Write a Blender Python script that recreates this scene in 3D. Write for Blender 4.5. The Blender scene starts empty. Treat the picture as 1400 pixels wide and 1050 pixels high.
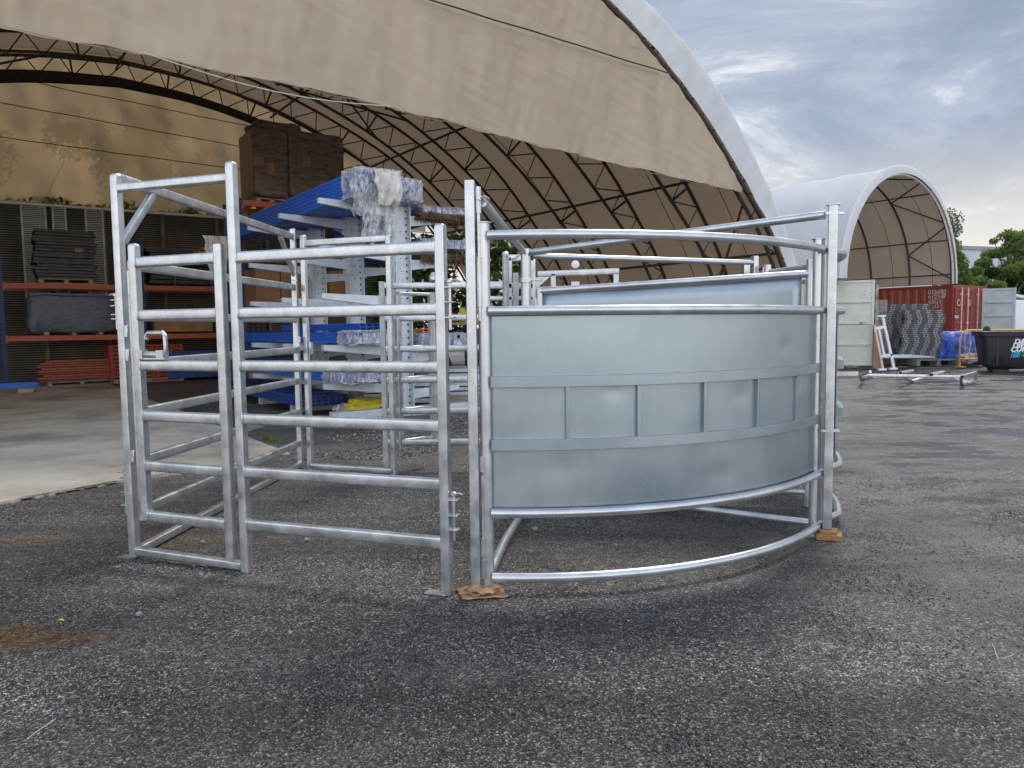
import bpy, math, random
import numpy as np
from mathutils import Vector as V, noise as mnoise
random.seed(7); rng=np.random.default_rng(7)
scn=bpy.context.scene; COL=scn.collection
PI=math.pi
# ------------------------------------------------------------------ camera
FPX,CH,PITCH,ROLL=1030.0,1.35,math.atan(78.5/1030),0.0122
_f=V((0,math.cos(PITCH),-math.sin(PITCH))); _r0=V((1,0,0)); _u0=V((0,math.sin(PITCH),math.cos(PITCH)))
_r=_r0*math.cos(ROLL)-_u0*math.sin(ROLL); _u=_r0*math.sin(ROLL)+_u0*math.cos(ROLL)
CAM=V((0,0,CH))
def ray(x,y): return _r*((x-700)/FPX)+_u*((525-y)/FPX)+_f
def AZ(x,y,z=0.):
    d=ray(x,y); return CAM+d*((z-CH)/d.z)
def AY(x,y,Y):
    d=ray(x,y); return CAM+d*(Y/d.y)
def hz(x,y,Y): return AY(x,y,Y).z
# shed frames: s runs into the shed, u across its mouth
AX=V((-.578,.816,0)); WX=V((.816,.578,0)); UP=V((0,0,1))
F0=V((6.53,18.1,0)); F2=V((14.68,24.96,0))
def S(s,u,z=0.,F=F0): return F+AX*s+WX*u+UP*z
def SU(x,y,s,F=F0):
    d=ray(x,y); o=CAM-(F+AX*s); t=-(o.dot(AX))/d.dot(AX); q=CAM+d*t-F; return q.dot(WX),q.z
cd=bpy.data.cameras.new('camera'); co=bpy.data.objects.new('camera',cd); COL.objects.link(co)
from mathutils import Matrix
Mx=Matrix(((_r.x,_u.x,-_f.x,0),(_r.y,_u.y,-_f.y,0),(_r.z,_u.z,-_f.z,CH),(0,0,0,1))); co.matrix_world=Mx
cd.sensor_width=36; cd.lens=36*FPX/1400; cd.clip_end=2000; cd.clip_start=.05
scn.camera=co
# ------------------------------------------------------------------ materials
def newmat(n):
    m=bpy.data.materials.new(n); m.use_nodes=True; nt=m.node_tree; return m,nt,nt.nodes['Principled BSDF']
def nd(nt,t,**k):
    n=nt.nodes.new(t)
    for a,b in k.items():
        if a in n.inputs.keys(): n.inputs[a].default_value=b
        else: setattr(n,a,b)
    return n
def coords(nt,stretch=(1,1,1)):
    tc=nd(nt,'ShaderNodeTexCoord'); mp=nd(nt,'ShaderNodeMapping'); mp.inputs['Scale'].default_value=stretch
    oi=nd(nt,'ShaderNodeObjectInfo'); vm=nd(nt,'ShaderNodeVectorMath',operation='MULTIPLY_ADD')
    vm.inputs[1].default_value=(1,1,1)
    cm=nd(nt,'ShaderNodeCombineXYZ'); ml=nd(nt,'ShaderNodeMath',operation='MULTIPLY'); ml.inputs[1].default_value=37.
    nt.links.new(oi.outputs['Random'],ml.inputs[0])
    for i in range(3): nt.links.new(ml.outputs[0],cm.inputs[i])
    nt.links.new(tc.outputs['Object'],vm.inputs[0]); nt.links.new(cm.outputs[0],vm.inputs[2])
    nt.links.new(vm.outputs[0],mp.inputs[0]); return mp.outputs[0]
def c4(c): return (c[0],c[1],c[2],1)
def ramp(nt,fac,stops):
    r=nd(nt,'ShaderNodeValToRGB'); e=r.color_ramp.elements
    while len(e)<len(stops): e.new(.5)
    for i,(p,c) in enumerate(stops): e[i].position=p; e[i].color=c4(c)
    nt.links.new(fac,r.inputs[0]); return r.outputs[0]
def M(name,c1,c2,scale=5,rough=.6,metal=0,bump=0,bscale=60,stretch=(1,1,1),detail=5,lo=.35,hi=.65,rvar=.1,c3=None,spec=.5):
    m,nt,b=newmat(name); vec=coords(nt,stretch)
    n=nd(nt,'ShaderNodeTexNoise',Scale=scale,Detail=detail,Roughness=.62); nt.links.new(vec,n.inputs['Vector'])
    st=[(lo,c1),(hi,c2)]
    if c3: st.append((min(hi+.09,1),c3))
    nt.links.new(ramp(nt,n.outputs['Fac'],st),b.inputs['Base Color'])
    mr=nd(nt,'ShaderNodeMapRange'); mr.inputs['From Min'].default_value=.3; mr.inputs['From Max'].default_value=.7
    mr.inputs['To Min'].default_value=max(rough-rvar,.02); mr.inputs['To Max'].default_value=min(rough+rvar,1)
    nt.links.new(n.outputs['Fac'],mr.inputs['Value']); nt.links.new(mr.outputs[0],b.inputs['Roughness'])
    b.inputs['Metallic'].default_value=metal; b.inputs['Specular IOR Level'].default_value=spec
    if bump:
        n2=nd(nt,'ShaderNodeTexNoise',Scale=bscale,Detail=4); nt.links.new(vec,n2.inputs['Vector'])
        bp=nd(nt,'ShaderNodeBump',Strength=bump,Distance=.01); nt.links.new(n2.outputs['Fac'],bp.inputs['Height']); nt.links.new(bp.outputs[0],b.inputs['Normal'])
    return m
def fabric(name,c1,c2,trans,tcol,clear=0.,stretch=(1,1,1),scale=1.5):
    m=M(name,c1,c2,scale,.85,0,.45,16,stretch,spec=.2); nt=m.node_tree; b=nt.nodes['Principled BSDF']; out=nt.nodes['Material Output']
    t=nd(nt,'ShaderNodeBsdfTranslucent'); t.inputs['Color'].default_value=c4(tcol)
    mx=nd(nt,'ShaderNodeMixShader'); mx.inputs[0].default_value=trans
    nt.links.new(b.outputs[0],mx.inputs[1]); nt.links.new(t.outputs[0],mx.inputs[2]); last=mx
    if clear:
        tr=nd(nt,'ShaderNodeBsdfTransparent'); tr.inputs['Color'].default_value=c4(tcol)
        m2=nd(nt,'ShaderNodeMixShader'); m2.inputs[0].default_value=clear
        nt.links.new(mx.outputs[0],m2.inputs[1]); nt.links.new(tr.outputs[0],m2.inputs[2]); last=m2
    nt.links.new(last.outputs[0],out.inputs['Surface']); return m
def galvanised(name,c1,c2,rough,metal,streak=(1,1,1),scale=7,spangle=.12):
    m,nt,b=newmat(name); vec=coords(nt,streak)
    n=nd(nt,'ShaderNodeTexNoise',Scale=scale,Detail=6,Roughness=.65); nt.links.new(vec,n.inputs['Vector'])
    vo=nd(nt,'ShaderNodeTexVoronoi',Scale=90); nt.links.new(vec,vo.inputs['Vector'])
    base=ramp(nt,n.outputs['Fac'],[(.33,c1),(.66,c2)])
    mx=nd(nt,'ShaderNodeMix',data_type='RGBA',blend_type='OVERLAY'); mx.inputs[0].default_value=spangle
    nt.links.new(base,mx.inputs['A']); sp=nd(nt,'ShaderNodeSeparateColor'); nt.links.new(vo.outputs['Color'],sp.inputs[0])
    cb=nd(nt,'ShaderNodeCombineColor')
    for i in range(3): nt.links.new(sp.outputs[0],cb.inputs[i])
    nt.links.new(cb.outputs[0],mx.inputs['B'])
    # scuffs and dull zinc blooms
    ns=nd(nt,'ShaderNodeTexNoise',Scale=scale*4.5,Detail=6,Roughness=.75); nt.links.new(vec,ns.inputs['Vector'])
    ms=nd(nt,'ShaderNodeMix',data_type='RGBA'); nt.links.new(ramp(nt,ns.outputs['Fac'],[(.60,(0,0,0)),(.72,(.5,.5,.5))]),ms.inputs[0])
    nt.links.new(mx.outputs['Result'],ms.inputs['A']); ms.inputs['B'].default_value=(.26,.265,.265,1); nt.links.new(ms.outputs['Result'],b.inputs['Base Color'])
    mr=nd(nt,'ShaderNodeMapRange'); mr.inputs['From Min'].default_value=.3; mr.inputs['From Max'].default_value=.7
    mr.inputs['To Min'].default_value=rough-.05; mr.inputs['To Max'].default_value=rough+.10
    nt.links.new(n.outputs['Fac'],mr.inputs['Value']); nt.links.new(mr.outputs[0],b.inputs['Roughness'])
    b.inputs['Metallic'].default_value=metal
    n2=nd(nt,'ShaderNodeTexNoise',Scale=7,Detail=1); nt.links.new(vec,n2.inputs['Vector'])
    bp=nd(nt,'ShaderNodeBump',Strength=.10,Distance=.006); nt.links.new(n2.outputs['Fac'],bp.inputs['Height']); nt.links.new(bp.outputs[0],b.inputs['Normal'])
    return m
GALV=galvanised('galvanised_tube',(.37,.39,.405),(.60,.62,.635),.31,.8,(1,1,1),9,0)
PIPE=galvanised('galvanised_pipe',(.44,.46,.475),(.60,.62,.635),.31,.75,(1,1,1),6,0)
SHEET=galvanised('galvanised_sheet',(.27,.325,.36),(.345,.395,.425),.32,.68,(1.6,1.6,.7),1.3,0)
RACKM=galvanised('rack_steel',(.48,.53,.56),(.62,.67,.70),.5,.35)
DULL=galvanised('dull_galvanised',(.30,.31,.32),(.5,.51,.52),.5,.6)
HOLE=M('punched_hole',(.008,.008,.01),(.012,.012,.014),5,.9)
TRUSS=M('truss_steel',(.035,.03,.027),(.07,.06,.05),9,.6)
CURT=fabric('shade_cloth',(.53,.435,.32),(.63,.525,.395),.34,(.64,.52,.37),0,(1,1,.35),1.2)
CURTB=fabric('thin_shade_cloth',(.36,.25,.135),(.48,.34,.19),.48,(.72,.50,.28),.1,(1,1,.4),.8)
ROOFW=fabric('white_pvc',(.74,.76,.77),(.83,.84,.85),.35,(.85,.82,.76),0,(1,1,1),.8)
LIN=fabric('fabric_lining',(.41,.325,.26),(.48,.385,.31),.40,(.56,.44,.33))
LIN2=fabric('pale_lining',(.44,.38,.33),(.51,.45,.39),.4,(.56,.48,.40))
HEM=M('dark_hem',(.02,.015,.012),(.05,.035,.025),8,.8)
ROPE=M('rope',(.45,.42,.36),(.6,.56,.48),20,.8)
DROPE=M('dark_rope',(.03,.022,.015),(.06,.045,.03),20,.8)
CONC=M('concrete',(.26,.225,.175),(.55,.48,.38),.55,.8,0,.3,40,detail=10,lo=.37,hi=.58)
ORANGE=M('orange_beam_paint',(.34,.075,.03),(.45,.11,.05),6,.55)
BLUEUP=M('blue_upright_paint',(.012,.03,.10),(.02,.05,.17),6,.55)
BLUEB=M('blue_beam_paint',(.01,.085,.42),(.015,.12,.55),3,.38)
BLUED=M('deep_blue_paint',(.008,.03,.15),(.012,.045,.22),3,.5)
BLACKP=M('black_plastic_wrap',(.006,.006,.007),(.016,.016,.018),9,.45,0,.6,14)
GREYW=M('grey_stretch_wrap',(.055,.065,.095),(.12,.135,.18),5,.35,0,.9,12,(1,1,5))
BROWNW=M('brown_stretch_wrap',(.045,.03,.02),(.17,.12,.085),4,.33,0,1.,9,(1,1,4))
CARD=M('cardboard',(.25,.14,.065),(.36,.21,.10),3,.85)
REDP=M('red_plastic',(.22,.02,.015),(.36,.035,.025),8,.5)
REDS=M('red_oxide_steel',(.22,.05,.03),(.36,.10,.06),8,.7)
WOOD=M('raw_timber',(.28,.19,.10),(.45,.32,.18),6,.85,0,.4,30,(1,1,6))
WOODO=M('orange_timber',(.24,.12,.045),(.42,.23,.09),9,.7,0,.5,40,(1,1,8))
GREYWOOD=M('weathered_timber',(.17,.16,.15),(.30,.29,.27),6,.85,0,.4,30)
KRAFT=M('torn_cardboard',(.26,.145,.07),(.46,.28,.15),12,.85,0,.3,50)
TARP=M('blue_tarp',(.025,.06,.30),(.07,.13,.48),3.5,.35,0,1.,5,lo=.34,hi=.54,c3=(.42,.46,.66))  # pale blotches paint the highlights of the folds into the colour
YEL=M('yellow_paint',(.62,.33,.02),(.75,.44,.04),6,.5)
YBAG=M('yellow_bag',(.55,.45,.02),(.75,.62,.05),8,.45,0,.8,20)
BINB=M('black_bin_plastic',(.008,.009,.012),(.02,.022,.027),6,.5,lo=.3,hi=.68,c3=(.22,.23,.25))
WHITE=M('white_paint',(.72,.73,.74),(.80,.80,.80),4,.5)
PINK=M('rusty_white_paint',(.55,.36,.28),(.72,.55,.47),6,.6)
LETW=M('white_lettering',(.7,.7,.7),(.8,.8,.8),40,.6)
LETB=M('blue_lettering',(.06,.36,.50),(.08,.42,.56),40,.6)
LETF=M('faded_lettering',(.5,.4,.36),(.72,.66,.62),30,.7)
PGREEN=M('pale_green_paint',(.55,.57,.49),(.65,.66,.58),3,.55,c3=(.34,.22,.12),hi=.62)
RUST=M('rusty_edge',(.16,.07,.035),(.5,.48,.38),7,.8)
REDC=M('red_container_paint',(.25,.06,.04),(.36,.095,.06),2.2,.6,0,0,60,(1,1,.3),c3=(.47,.16,.09))
REDD=M('dark_red_paint',(.20,.03,.025),(.28,.045,.035),4,.6)
GREYD=M('grey_door_paint',(.38,.42,.42),(.46,.50,.50),3,.55)
GLAD=M('grey_cladding',(.40,.44,.49),(.47,.51,.56),.4,.5)
DARKG=M('dark_glass',(.01,.012,.015),(.02,.022,.026),4,.15)
MATD=M('dark_mat',(.07,.07,.07),(.13,.13,.13),25,.7,0,.5,60)
MATE=M('pale_mat_edge',(.22,.225,.23),(.40,.41,.41),40,.7)
MESHD=M('mesh_screen',(.10,.09,.075),(.20,.18,.15),1.6,.6,.2)
MESHL=M('bright_mesh',(.36,.36,.36),(.5,.5,.5),3,.5,.4)
COIR=M('brown_straw',(.07,.045,.025),(.17,.11,.06),60,.9,0,1.,90)
BARK=M('bark',(.10,.085,.07),(.2,.17,.14),14,.9,0,.6,30)
def leafmat(n,c1,c2,t):
    return fabric(n,c1,c2,.35,t,0,(1,1,1),1.3)
LEAFD=leafmat('dark_leaf',(.03,.065,.016),(.08,.13,.035),(.14,.22,.05))
LEAFM=leafmat('mid_leaf',(.06,.11,.03),(.17,.22,.07),(.25,.33,.08))
LEAFG=leafmat('grey_leaf',(.10,.11,.075),(.19,.19,.13),(.2,.22,.12))
FLOW=M('white_petal',(.7,.7,.62),(.8,.8,.75),9,.7)
MUD=M('wet_mud',(.05,.028,.012),(.16,.09,.035),3.5,.22,0,.5,25)
def film():
    m,nt,b=newmat('plastic_film'); out=nt.nodes['Material Output']; vec=coords(nt,(1,1,.35))
    b.inputs['Base Color'].default_value=(.72,.73,.74,1); b.inputs['Roughness'].default_value=.22
    n=nd(nt,'ShaderNodeTexNoise',Scale=16,Detail=6,Roughness=.7); n.inputs['Distortion'].default_value=1.2; nt.links.new(vec,n.inputs['Vector'])
    bp=nd(nt,'ShaderNodeBump',Strength=1.,Distance=.03); nt.links.new(n.outputs['Fac'],bp.inputs['Height']); nt.links.new(bp.outputs[0],b.inputs['Normal'])
    tr=nd(nt,'ShaderNodeBsdfTransparent'); mx=nd(nt,'ShaderNodeMixShader')
    r=ramp(nt,n.outputs['Fac'],[(.36,(.10,.10,.10)),(.49,(.50,.50,.50)),(.63,(.85,.85,.85))]); nt.links.new(r,mx.inputs[0])
    nt.links.new(b.outputs[0],mx.inputs[1]); nt.links.new(tr.outputs[0],mx.inputs[2]); nt.links.new(mx.outputs[0],out.inputs['Surface']); return m
FILM=film()
FILMO=M('opaque_film',(.40,.37,.33),(.62,.59,.54),6,.35,0,1.,22)
# ------------------------------------------------------------------ mesh builder
class MB:
    def __init__(s): s.v=[]; s.f=[]; s.mi=[]; s.cur=0
    def add(s,vs,fs):
        o=len(s.v); s.v+=[tuple(p) for p in vs]; s.f+=[tuple(i+o for i in f) for f in fs]; s.mi+=[s.cur]*len(fs); return s
    def box(s,c,sx,sy,sz,ex=V((1,0,0)),ey=None,ez=UP):
        c=V(c); ex=V(ex).normalized(); ez=V(ez).normalized()
        ey=V(ey).normalized() if ey is not None else ez.cross(ex).normalized()
        p=[c+ex*(a*sx/2)+ey*(b*sy/2)+ez*(d*sz/2) for d in(-1,1) for b in(-1,1) for a in(-1,1)]
        return s.add(p,[(0,2,3,1),(4,5,7,6),(0,1,5,4),(2,6,7,3),(0,4,6,2),(1,3,7,5)])
    def sweep(s,path,prof,up=UP,cap=True,closed=False):
        path=[V(p) for p in path]; n=len(path); k=len(prof); vs=[]
        for i,p in enumerate(path):
            if closed: t=path[(i+1)%n]-path[i-1]
            else: t=path[min(i+1,n-1)]-path[max(i-1,0)]
            t.normalize(); b=V(up)-t*t.dot(V(up))
            if b.length<1e-4: b=V((0,1,0))-t*t.y
            b.normalize(); a=t.cross(b)
            vs+=[p+a*x+b*y for x,y in prof]
        fs=[]
        for i in range(n if closed else n-1):
            j=(i+1)%n
            for q in range(k):
                r=(q+1)%k; fs.append((i*k+q,i*k+r,j*k+r,j*k+q))
        if cap and not closed:
            fs.append(tuple(reversed(range(k)))); fs.append(tuple(range((n-1)*k,n*k)))
        return s.add(vs,fs)
    def tube(s,path,r,n=12,up=UP,cap=True,closed=False):
        return s.sweep(path,[(r*math.cos(2*PI*i/n),r*math.sin(2*PI*i/n)) for i in range(n)],up,cap,closed)
    def rail(s,a,b,w,h,r=.012,up=UP):
        s.sweep([a,b],rrect(w,h,r),up)
        if r==.0111:
            a=V(a);b=V(b);d=(b-a).normalized()
            for p,k in((a,1),(b,-1)): s.sweep([p-d*(.002*k),p+d*(.004*k),p+d*(.009*k)],rrect(w+.009,h+.009,r+.004),up)
        return s
    def lathe(s,c,prof,n=16,axis=UP):
        axis=V(axis).normalized(); e=axis.orthogonal().normalized(); g=axis.cross(e); c=V(c)
        vs=[c+axis*z+(e*math.cos(2*PI*i/n)+g*math.sin(2*PI*i/n))*r for r,z in prof for i in range(n)]
        fs=[(j*n+i,j*n+(i+1)%n,(j+1)*n+(i+1)%n,(j+1)*n+i) for j in range(len(prof)-1) for i in range(n)]
        fs.append(tuple(reversed(range(n)))); fs.append(tuple(range((len(prof)-1)*n,len(prof)*n)))
        return s.add(vs,fs)
    def grid(s,fn,nu,nv):
        vs=[fn(i/nu,j/nv) for j in range(nv+1) for i in range(nu+1)]
        fs=[(j*(nu+1)+i,j*(nu+1)+i+1,(j+1)*(nu+1)+i+1,(j+1)*(nu+1)+i) for j in range(nv) for i in range(nu)]
        return s.add(vs,fs)
    def lump(s,c,sx,sy,sz,ex=V((1,0,0)),n=10,amp=.08,fr=3.,seed=0,p=.55,flat=True):
        """superellipsoid with noise: wrapped loads, sacks"""
        c=V(c); ex=V(ex).normalized(); ey=UP.cross(ex).normalized()
        def f(a,b):
            th=2*PI*a; ph=PI*(b-.5); sp=lambda x:math.copysign(abs(x)**p,x)
            q=V((sp(math.cos(ph))*sp(math.cos(th)),sp(math.cos(ph))*sp(math.sin(th)),sp(math.sin(ph))))
            k=1+amp*mnoise.noise(q*fr+V((seed*3.1,seed*1.7,seed)))+amp*.5*mnoise.noise(q*fr*3+V((seed,5,2)))
            return c+ex*(q.x*sx/2*k)+ey*(q.y*sy/2*k)+UP*(q.z*sz/2*k)
        return s.grid(f,n*4,n*2)
    def build(s,name,mat,parent=None,smooth=True,ang=.6,loc=None,thick=0,bevel=0):
        root=parent
        while root is not None and root.parent is not None: root=root.parent
        off=V(loc) if loc is not None else (root.location.copy() if root is not None else V((0,0,0)))
        me=bpy.data.meshes.new(name)
        me.from_pydata([(p[0]-off.x,p[1]-off.y,p[2]-off.z) for p in s.v],[],s.f); [me.materials.append(k) for k in (mat if isinstance(mat,(list,tuple)) else [mat])]; me.update()
        if isinstance(mat,(list,tuple)): me.polygons.foreach_set('material_index',s.mi)
        if smooth:
            me.shade_smooth(); me.set_sharp_from_angle(angle=ang)
        o=bpy.data.objects.new(name,me); COL.objects.link(o)
        if parent is not None: o.parent=parent
        else: o.location=off
        if thick:
            k=o.modifiers.new('thickness','SOLIDIFY'); k.thickness=thick; k.offset=0
        if bevel:
            k=o.modifiers.new('edge','BEVEL'); k.width=bevel; k.segments=2; k.limit_method='ANGLE'
        return o
def rrect(w,h,r,n=4):
    o=[]
    for cx,cy,a0 in((w/2-r,h/2-r,0),(-w/2+r,h/2-r,PI/2),(-w/2+r,-h/2+r,PI),(w/2-r,-h/2+r,1.5*PI)):
        for i in range(n+1):
            a=a0+PI/2*i/n; o.append((cx+r*math.cos(a),cy+r*math.sin(a)))
    return o
def T(name,label,cat,loc,group=None):
    o=bpy.data.objects.new(name,None); COL.objects.link(o); o.location=loc; o.empty_display_size=.1
    o['label']=label; o['category']=cat
    if group: o['group']=group
    return o
def tag(o,label,cat,group=None):
    o['label']=label; o['category']=cat
    if group: o['group']=group
    return o
def kind(o,k): o['kind']=k; return o
def dup(root,loc,rotz=None,label=None,scale=None):
    r=root.copy(); COL.objects.link(r); r.location=loc
    if rotz is not None: r.rotation_euler=(0,0,rotz)
    if label: r['label']=label
    if scale: r.scale=scale
    for ch in list(root.children):
        c=ch.copy(); COL.objects.link(c); c.parent=r
        for g in ch.children:
            d=g.copy(); COL.objects.link(d); d.parent=c
    return r
def text(body,size,origin,ex,ey,mat,parent,name='lettering',shear=0,extr=.002,bold=0):
    cu=bpy.data.curves.new(name,'FONT'); cu.body=body; cu.size=size; cu.extrude=extr; cu.shear=shear; cu.offset=bold
    cu.materials.append(mat); t=bpy.data.objects.new(name,cu); COL.objects.link(t); bpy.context.view_layer.update()
    me=bpy.data.meshes.new_from_object(t.evaluated_get(bpy.context.evaluated_depsgraph_get())); bpy.data.objects.remove(t); bpy.data.curves.remove(cu)
    me.name=name; o=bpy.data.objects.new(name,me); COL.objects.link(o)
    ex=V(ex).normalized(); ey=V(ey).normalized(); ez=ex.cross(ey)
    root=parent
    while root.parent is not None: root=root.parent
    p=V(origin)-root.location
    m=Matrix(((ex.x,ey.x,ez.x,p.x),(ex.y,ey.y,ez.y,p.y),(ex.z,ey.z,ez.z,p.z),(0,0,0,1)))
    o.parent=parent; o.matrix_local=m; return o
# ================================================================== THE CATTLE PEN
ZR=[hz(598,y,3.72)-.029 for y in(329.3,414.3,494.3,575,655,735)]     # six rail heights, about 0.29 m apart
PW=.05
def sqpost(p,z0,z1,ex,w=PW,cap=True):
    m=MB(); p=V(p); ez=UP
    m.sweep([p+UP*(z0-p.z),p+UP*(z1-p.z)],rrect(w,w,.007),V(ex))
    if cap:
        c=V((p.x,p.y,z1)); q=rrect(w+.003,w+.003,.014)
        # domed cap
        prev=None; rings=[(1,-.006),(1,.006),(.86,.013),(.5,.018)]
        ey=UP.cross(V(ex)).normalized(); exn=V(ex).normalized(); vs=[]
        for k,z in rings: vs+=[c+exn*(x*k)+ey*(y*k)+UP*z for x,y in q]
        n=len(q); fs=[(j*n+i,j*n+(i+1)%n,(j+1)*n+(i+1)%n,(j+1)*n+i) for j in range(3) for i in range(n)]
        fs.append(tuple(range(3*n,4*n))); m.add(vs,fs)
    return m
def pinset(par,p,d,out,zs,name='hinge_lug'):
    """lug plates of two panels with a drop pin through them"""
    p=V(p)
    for i,z in enumerate(zs):
        o=MB().box(V((p.x,p.y,z))+V(out)*.034,.07,.045,.007,V(out)).build(name,GALV,par,bevel=.002)
    q=V((p.x,p.y,0))+V(out)*.045
    k=MB().tube([q+UP*(zs[-1]-.06),q+UP*(zs[0]+.02)],.008,8); k.lathe(q+UP*(zs[0]+.02),[(.006,0),(.016,.004),(.016,.016),(.008,.022)],10)
    k.tube([q+UP*(zs[0]+.03),q+UP*(zs[0]+.035)+V(out)*.03,q+UP*(zs[0]+.03)+V(out)*.05],.005,6)
    k.build('drop_pin',GALV,o)
E1=V((-.341,3.724,0)); L1=V((-2.262,4.408,0)); e1=(E1-L1).normalized(); n1=V((e1.y,-e1.x,0))
R1=L1+e1*.81
zL=hz(153,242,4.41); zHdr=zL-.035
P=T('man_gate_panel','galvanised rail panel with tall man gate frame, nearest the camera on the left','cattle panel',L1,'cattle panels of the pen')
sqpost(L1,.012,zL,e1).build('post',GALV,P)
sqpost(R1,.0,zL,e1).build('post',GALV,P)
zE=hz(606,311,3.724)
sqpost(E1,.004,zE,e1).build('post',GALV,P)
MB().rail(L1+UP*(zHdr-.03)+e1*.024,R1+UP*(zHdr-.03)-e1*.024,.04,.05).build('header',GALV,P)
MB().rail(L1+UP*.048+e1*.024,R1+UP*.03-e1*.024,.05,.045,.008).build('sill',GALV,P)
for z in ZR: MB().rail(R1+UP*z+e1*.023,E1+UP*z-e1*.023,.042,.060,.0111).build('rail',GALV,P)
for p,dx in((L1,-.05),(E1,-.055)):
    m=MB(); q=p+e1*dx+UP*.004; m.box(q,.12,.06,.006,e1); m.lathe(q-e1*.03+UP*.003,[(.012,0),(.012,.0012)],10); m.build('foot_plate',GALV,P)
for z in ZR:   # weld collars at the tall post
    pass
# gate leaf hung inside the tall frame, just proud of it
G0=L1+e1*.112+n1*.004; G1=R1-e1*.075+n1*.03
gt=sqpost(G0,hz(195,709,4.35),hz(190,337,4.35),e1).build('gate',GALV,P)
sqpost(G1,.07,hz(303,333,4.1),e1,cap=False).build('gate_post',GALV,gt)
for z in ZR: MB().rail(G0+UP*z+e1*.023,G1+UP*z-e1*.023,.042,.060,.0111).build('gate_rail',GALV,gt)
zl=ZR[2]+.029; h0=G0+e1*.05+n1*.02
m=MB(); a=h0+UP*(zl+.035)
m.tube([a+e1*.03+UP*.085,a+e1*.03+UP*.105,a+e1*.045+UP*.122,a+e1*.15+UP*.122,a+e1*.165+UP*.108,a+e1*.168+UP*.02,a+e1*.155+UP*.0],.0125,10,n1)
m.tube([a-e1*.02,a+e1*.17],.016,10,n1); m.box(a+e1*.0,.03,.045,.05,e1); m.box(a+e1*.14,.05,.045,.045,e1); m.box(a+e1*.07-UP*.024,.2,.04,.008,e1)
m.build('latch_handle',GALV,gt)
for z in(zl+.03,.62,1.35): MB().box(L1+e1*.05+n1*.027+UP*z,.026,.014,.07,e1).build('gate_hinge',GALV,gt,bevel=.003)
pinset(P,L1,e1,-e1,[hz(160,410,4.4),hz(160,418,4.4),hz(160,430,4.4),hz(160,436,4.4)])
pinset(P,L1,e1,-e1,[hz(170,654,4.4),hz(170,673,4.4),hz(170,691,4.4)])
pinset(P,E1,e1,e1,[hz(625,682,3.73),hz(625,703,3.73),hz(625,722,3.73)])
pinset(P,E1,e1,e1,[hz(625,393,3.73),hz(625,413,3.73),hz(625,434,3.73)])
# ---- side panel running back from the tall corner post
La=V((-2.262,4.475,0)); Bk=AZ(410,640,0)+V((0,.03,0)); e2=(Bk-La).normalized()
P=T('side_gate_panel','galvanised side gate in a tall braced frame running away from the camera','cattle panel',La,'cattle panels of the pen')
zB=hz(400,315,Bk.y); zO=zB-.06
sqpost(Bk,.0,zB,e2).build('post',GALV,P)
MB().rail(La+UP*zO-e2*.04,Bk+UP*zO-e2*.02,.04,.06,.012).build('header',GALV,P)
for b,s in((La,1),(Bk,-1)):
    MB().rail(b+UP*(zO-.36)+e2*(s*.01-(.03 if s>0 else 0)),b+UP*(zO-.03)+e2*(s*.33),.035,.05,.008).build('knee_brace',GALV,P)
MB().rail(La+UP*.035-e2*.03,Bk+UP*.035-e2*.02,.05,.05,.008).build('sill',GALV,P)
g0=La+e2*.06; g1=Bk-e2*.14+V((.05,0,0))
gt=sqpost(g1,.16,hz(411,385,g1.y),e2).build('gate',GALV,P); sqpost(g0,.2,1.7,e2).build('gate_post',GALV,gt)
for z in ZR: MB().rail(g0+UP*z,g1+UP*z,.042,.060,.0111).build('gate_rail',GALV,gt)
m=MB(); q=g1+UP*(ZR[2]+.08); m.box(q+V((.03,-.02,0)),.03,.03,.09,e2); m.tube([q+V((.04,-.05,.05)),q+V((.05,-.06,0)),q+V((.045,-.05,-.06))],.007,8); m.build('latch_handle',GALV,gt)
# ---- rear gate frame
A1=V((-1.945,7.16,0)); A2=AZ(539,650,0); e3=(A2-A1).normalized()
P=T('rear_gate_frame','open galvanised gate frame at the far side of the pen, low gate swung right','cattle panel',A1,'cattle panels of the pen')
zA=hz(413,324,7.16)
sqpost(A1,.0,zA,e3).build('post',GALV,P); sqpost(A2,.0,hz(533,323,A2.y),e3).build('post',GALV,P)
MB().rail(A1+UP*(zA-.06),A2+UP*(zA-.06),.04,.06,.01).build('header',GALV,P)
MB().rail(A1+UP*.04,A2+UP*.04,.05,.05,.008).build('sill',GALV,P)
b0=AZ(527,645,0)+V((0,.06,0)); b1=V((-.02,b0.y+.02,0))
gt=sqpost(b0,.01,hz(523,385,b0.y),(1,0,0),.052,False).build('gate',DULL,P); sqpost(b1,.02,1.76,(1,0,0)).build('gate_post',GALV,gt)
for z in ZR: MB().rail(b0+UP*z,b1+UP*z,.042,.060,.0111).build('gate_rail',GALV,gt)
MB().lathe(V((-.72,b0.y,ZR[0]+.03)),[(.03,0),(.045,.02),(.045,.05),(.02,.09)],12).build('latch_knob',GALV,gt)
m=MB(); m.box(A1+V((.045,-.02,1.17)),.03,.03,.11,e3); m.build('latch_keep',GALV,P)
# ---- low gate half open behind it
c0=V((-1.06,7.08,0)); c1=V((-.775,7.36,0)); e4=(c1-c0).normalized()
P=T('low_race_gate','small galvanised gate half open behind the rear gate frame','cattle panel',c0,'cattle panels of the pen')
sqpost(c0,.2,1.66,e4,cap=False).build('post',GALV,P); sqpost(c1,.25,1.69,e4,.055,False).build('post',GALV,P)
MB().rail(c0+UP*1.67,c1+UP*1.67,.05,.03,.006).build('header',GALV,P)
for z in ZR[1:]: MB().rail(c0+UP*z,c1+UP*z,.042,.060,.0111).build('rail',GALV,P)
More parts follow.
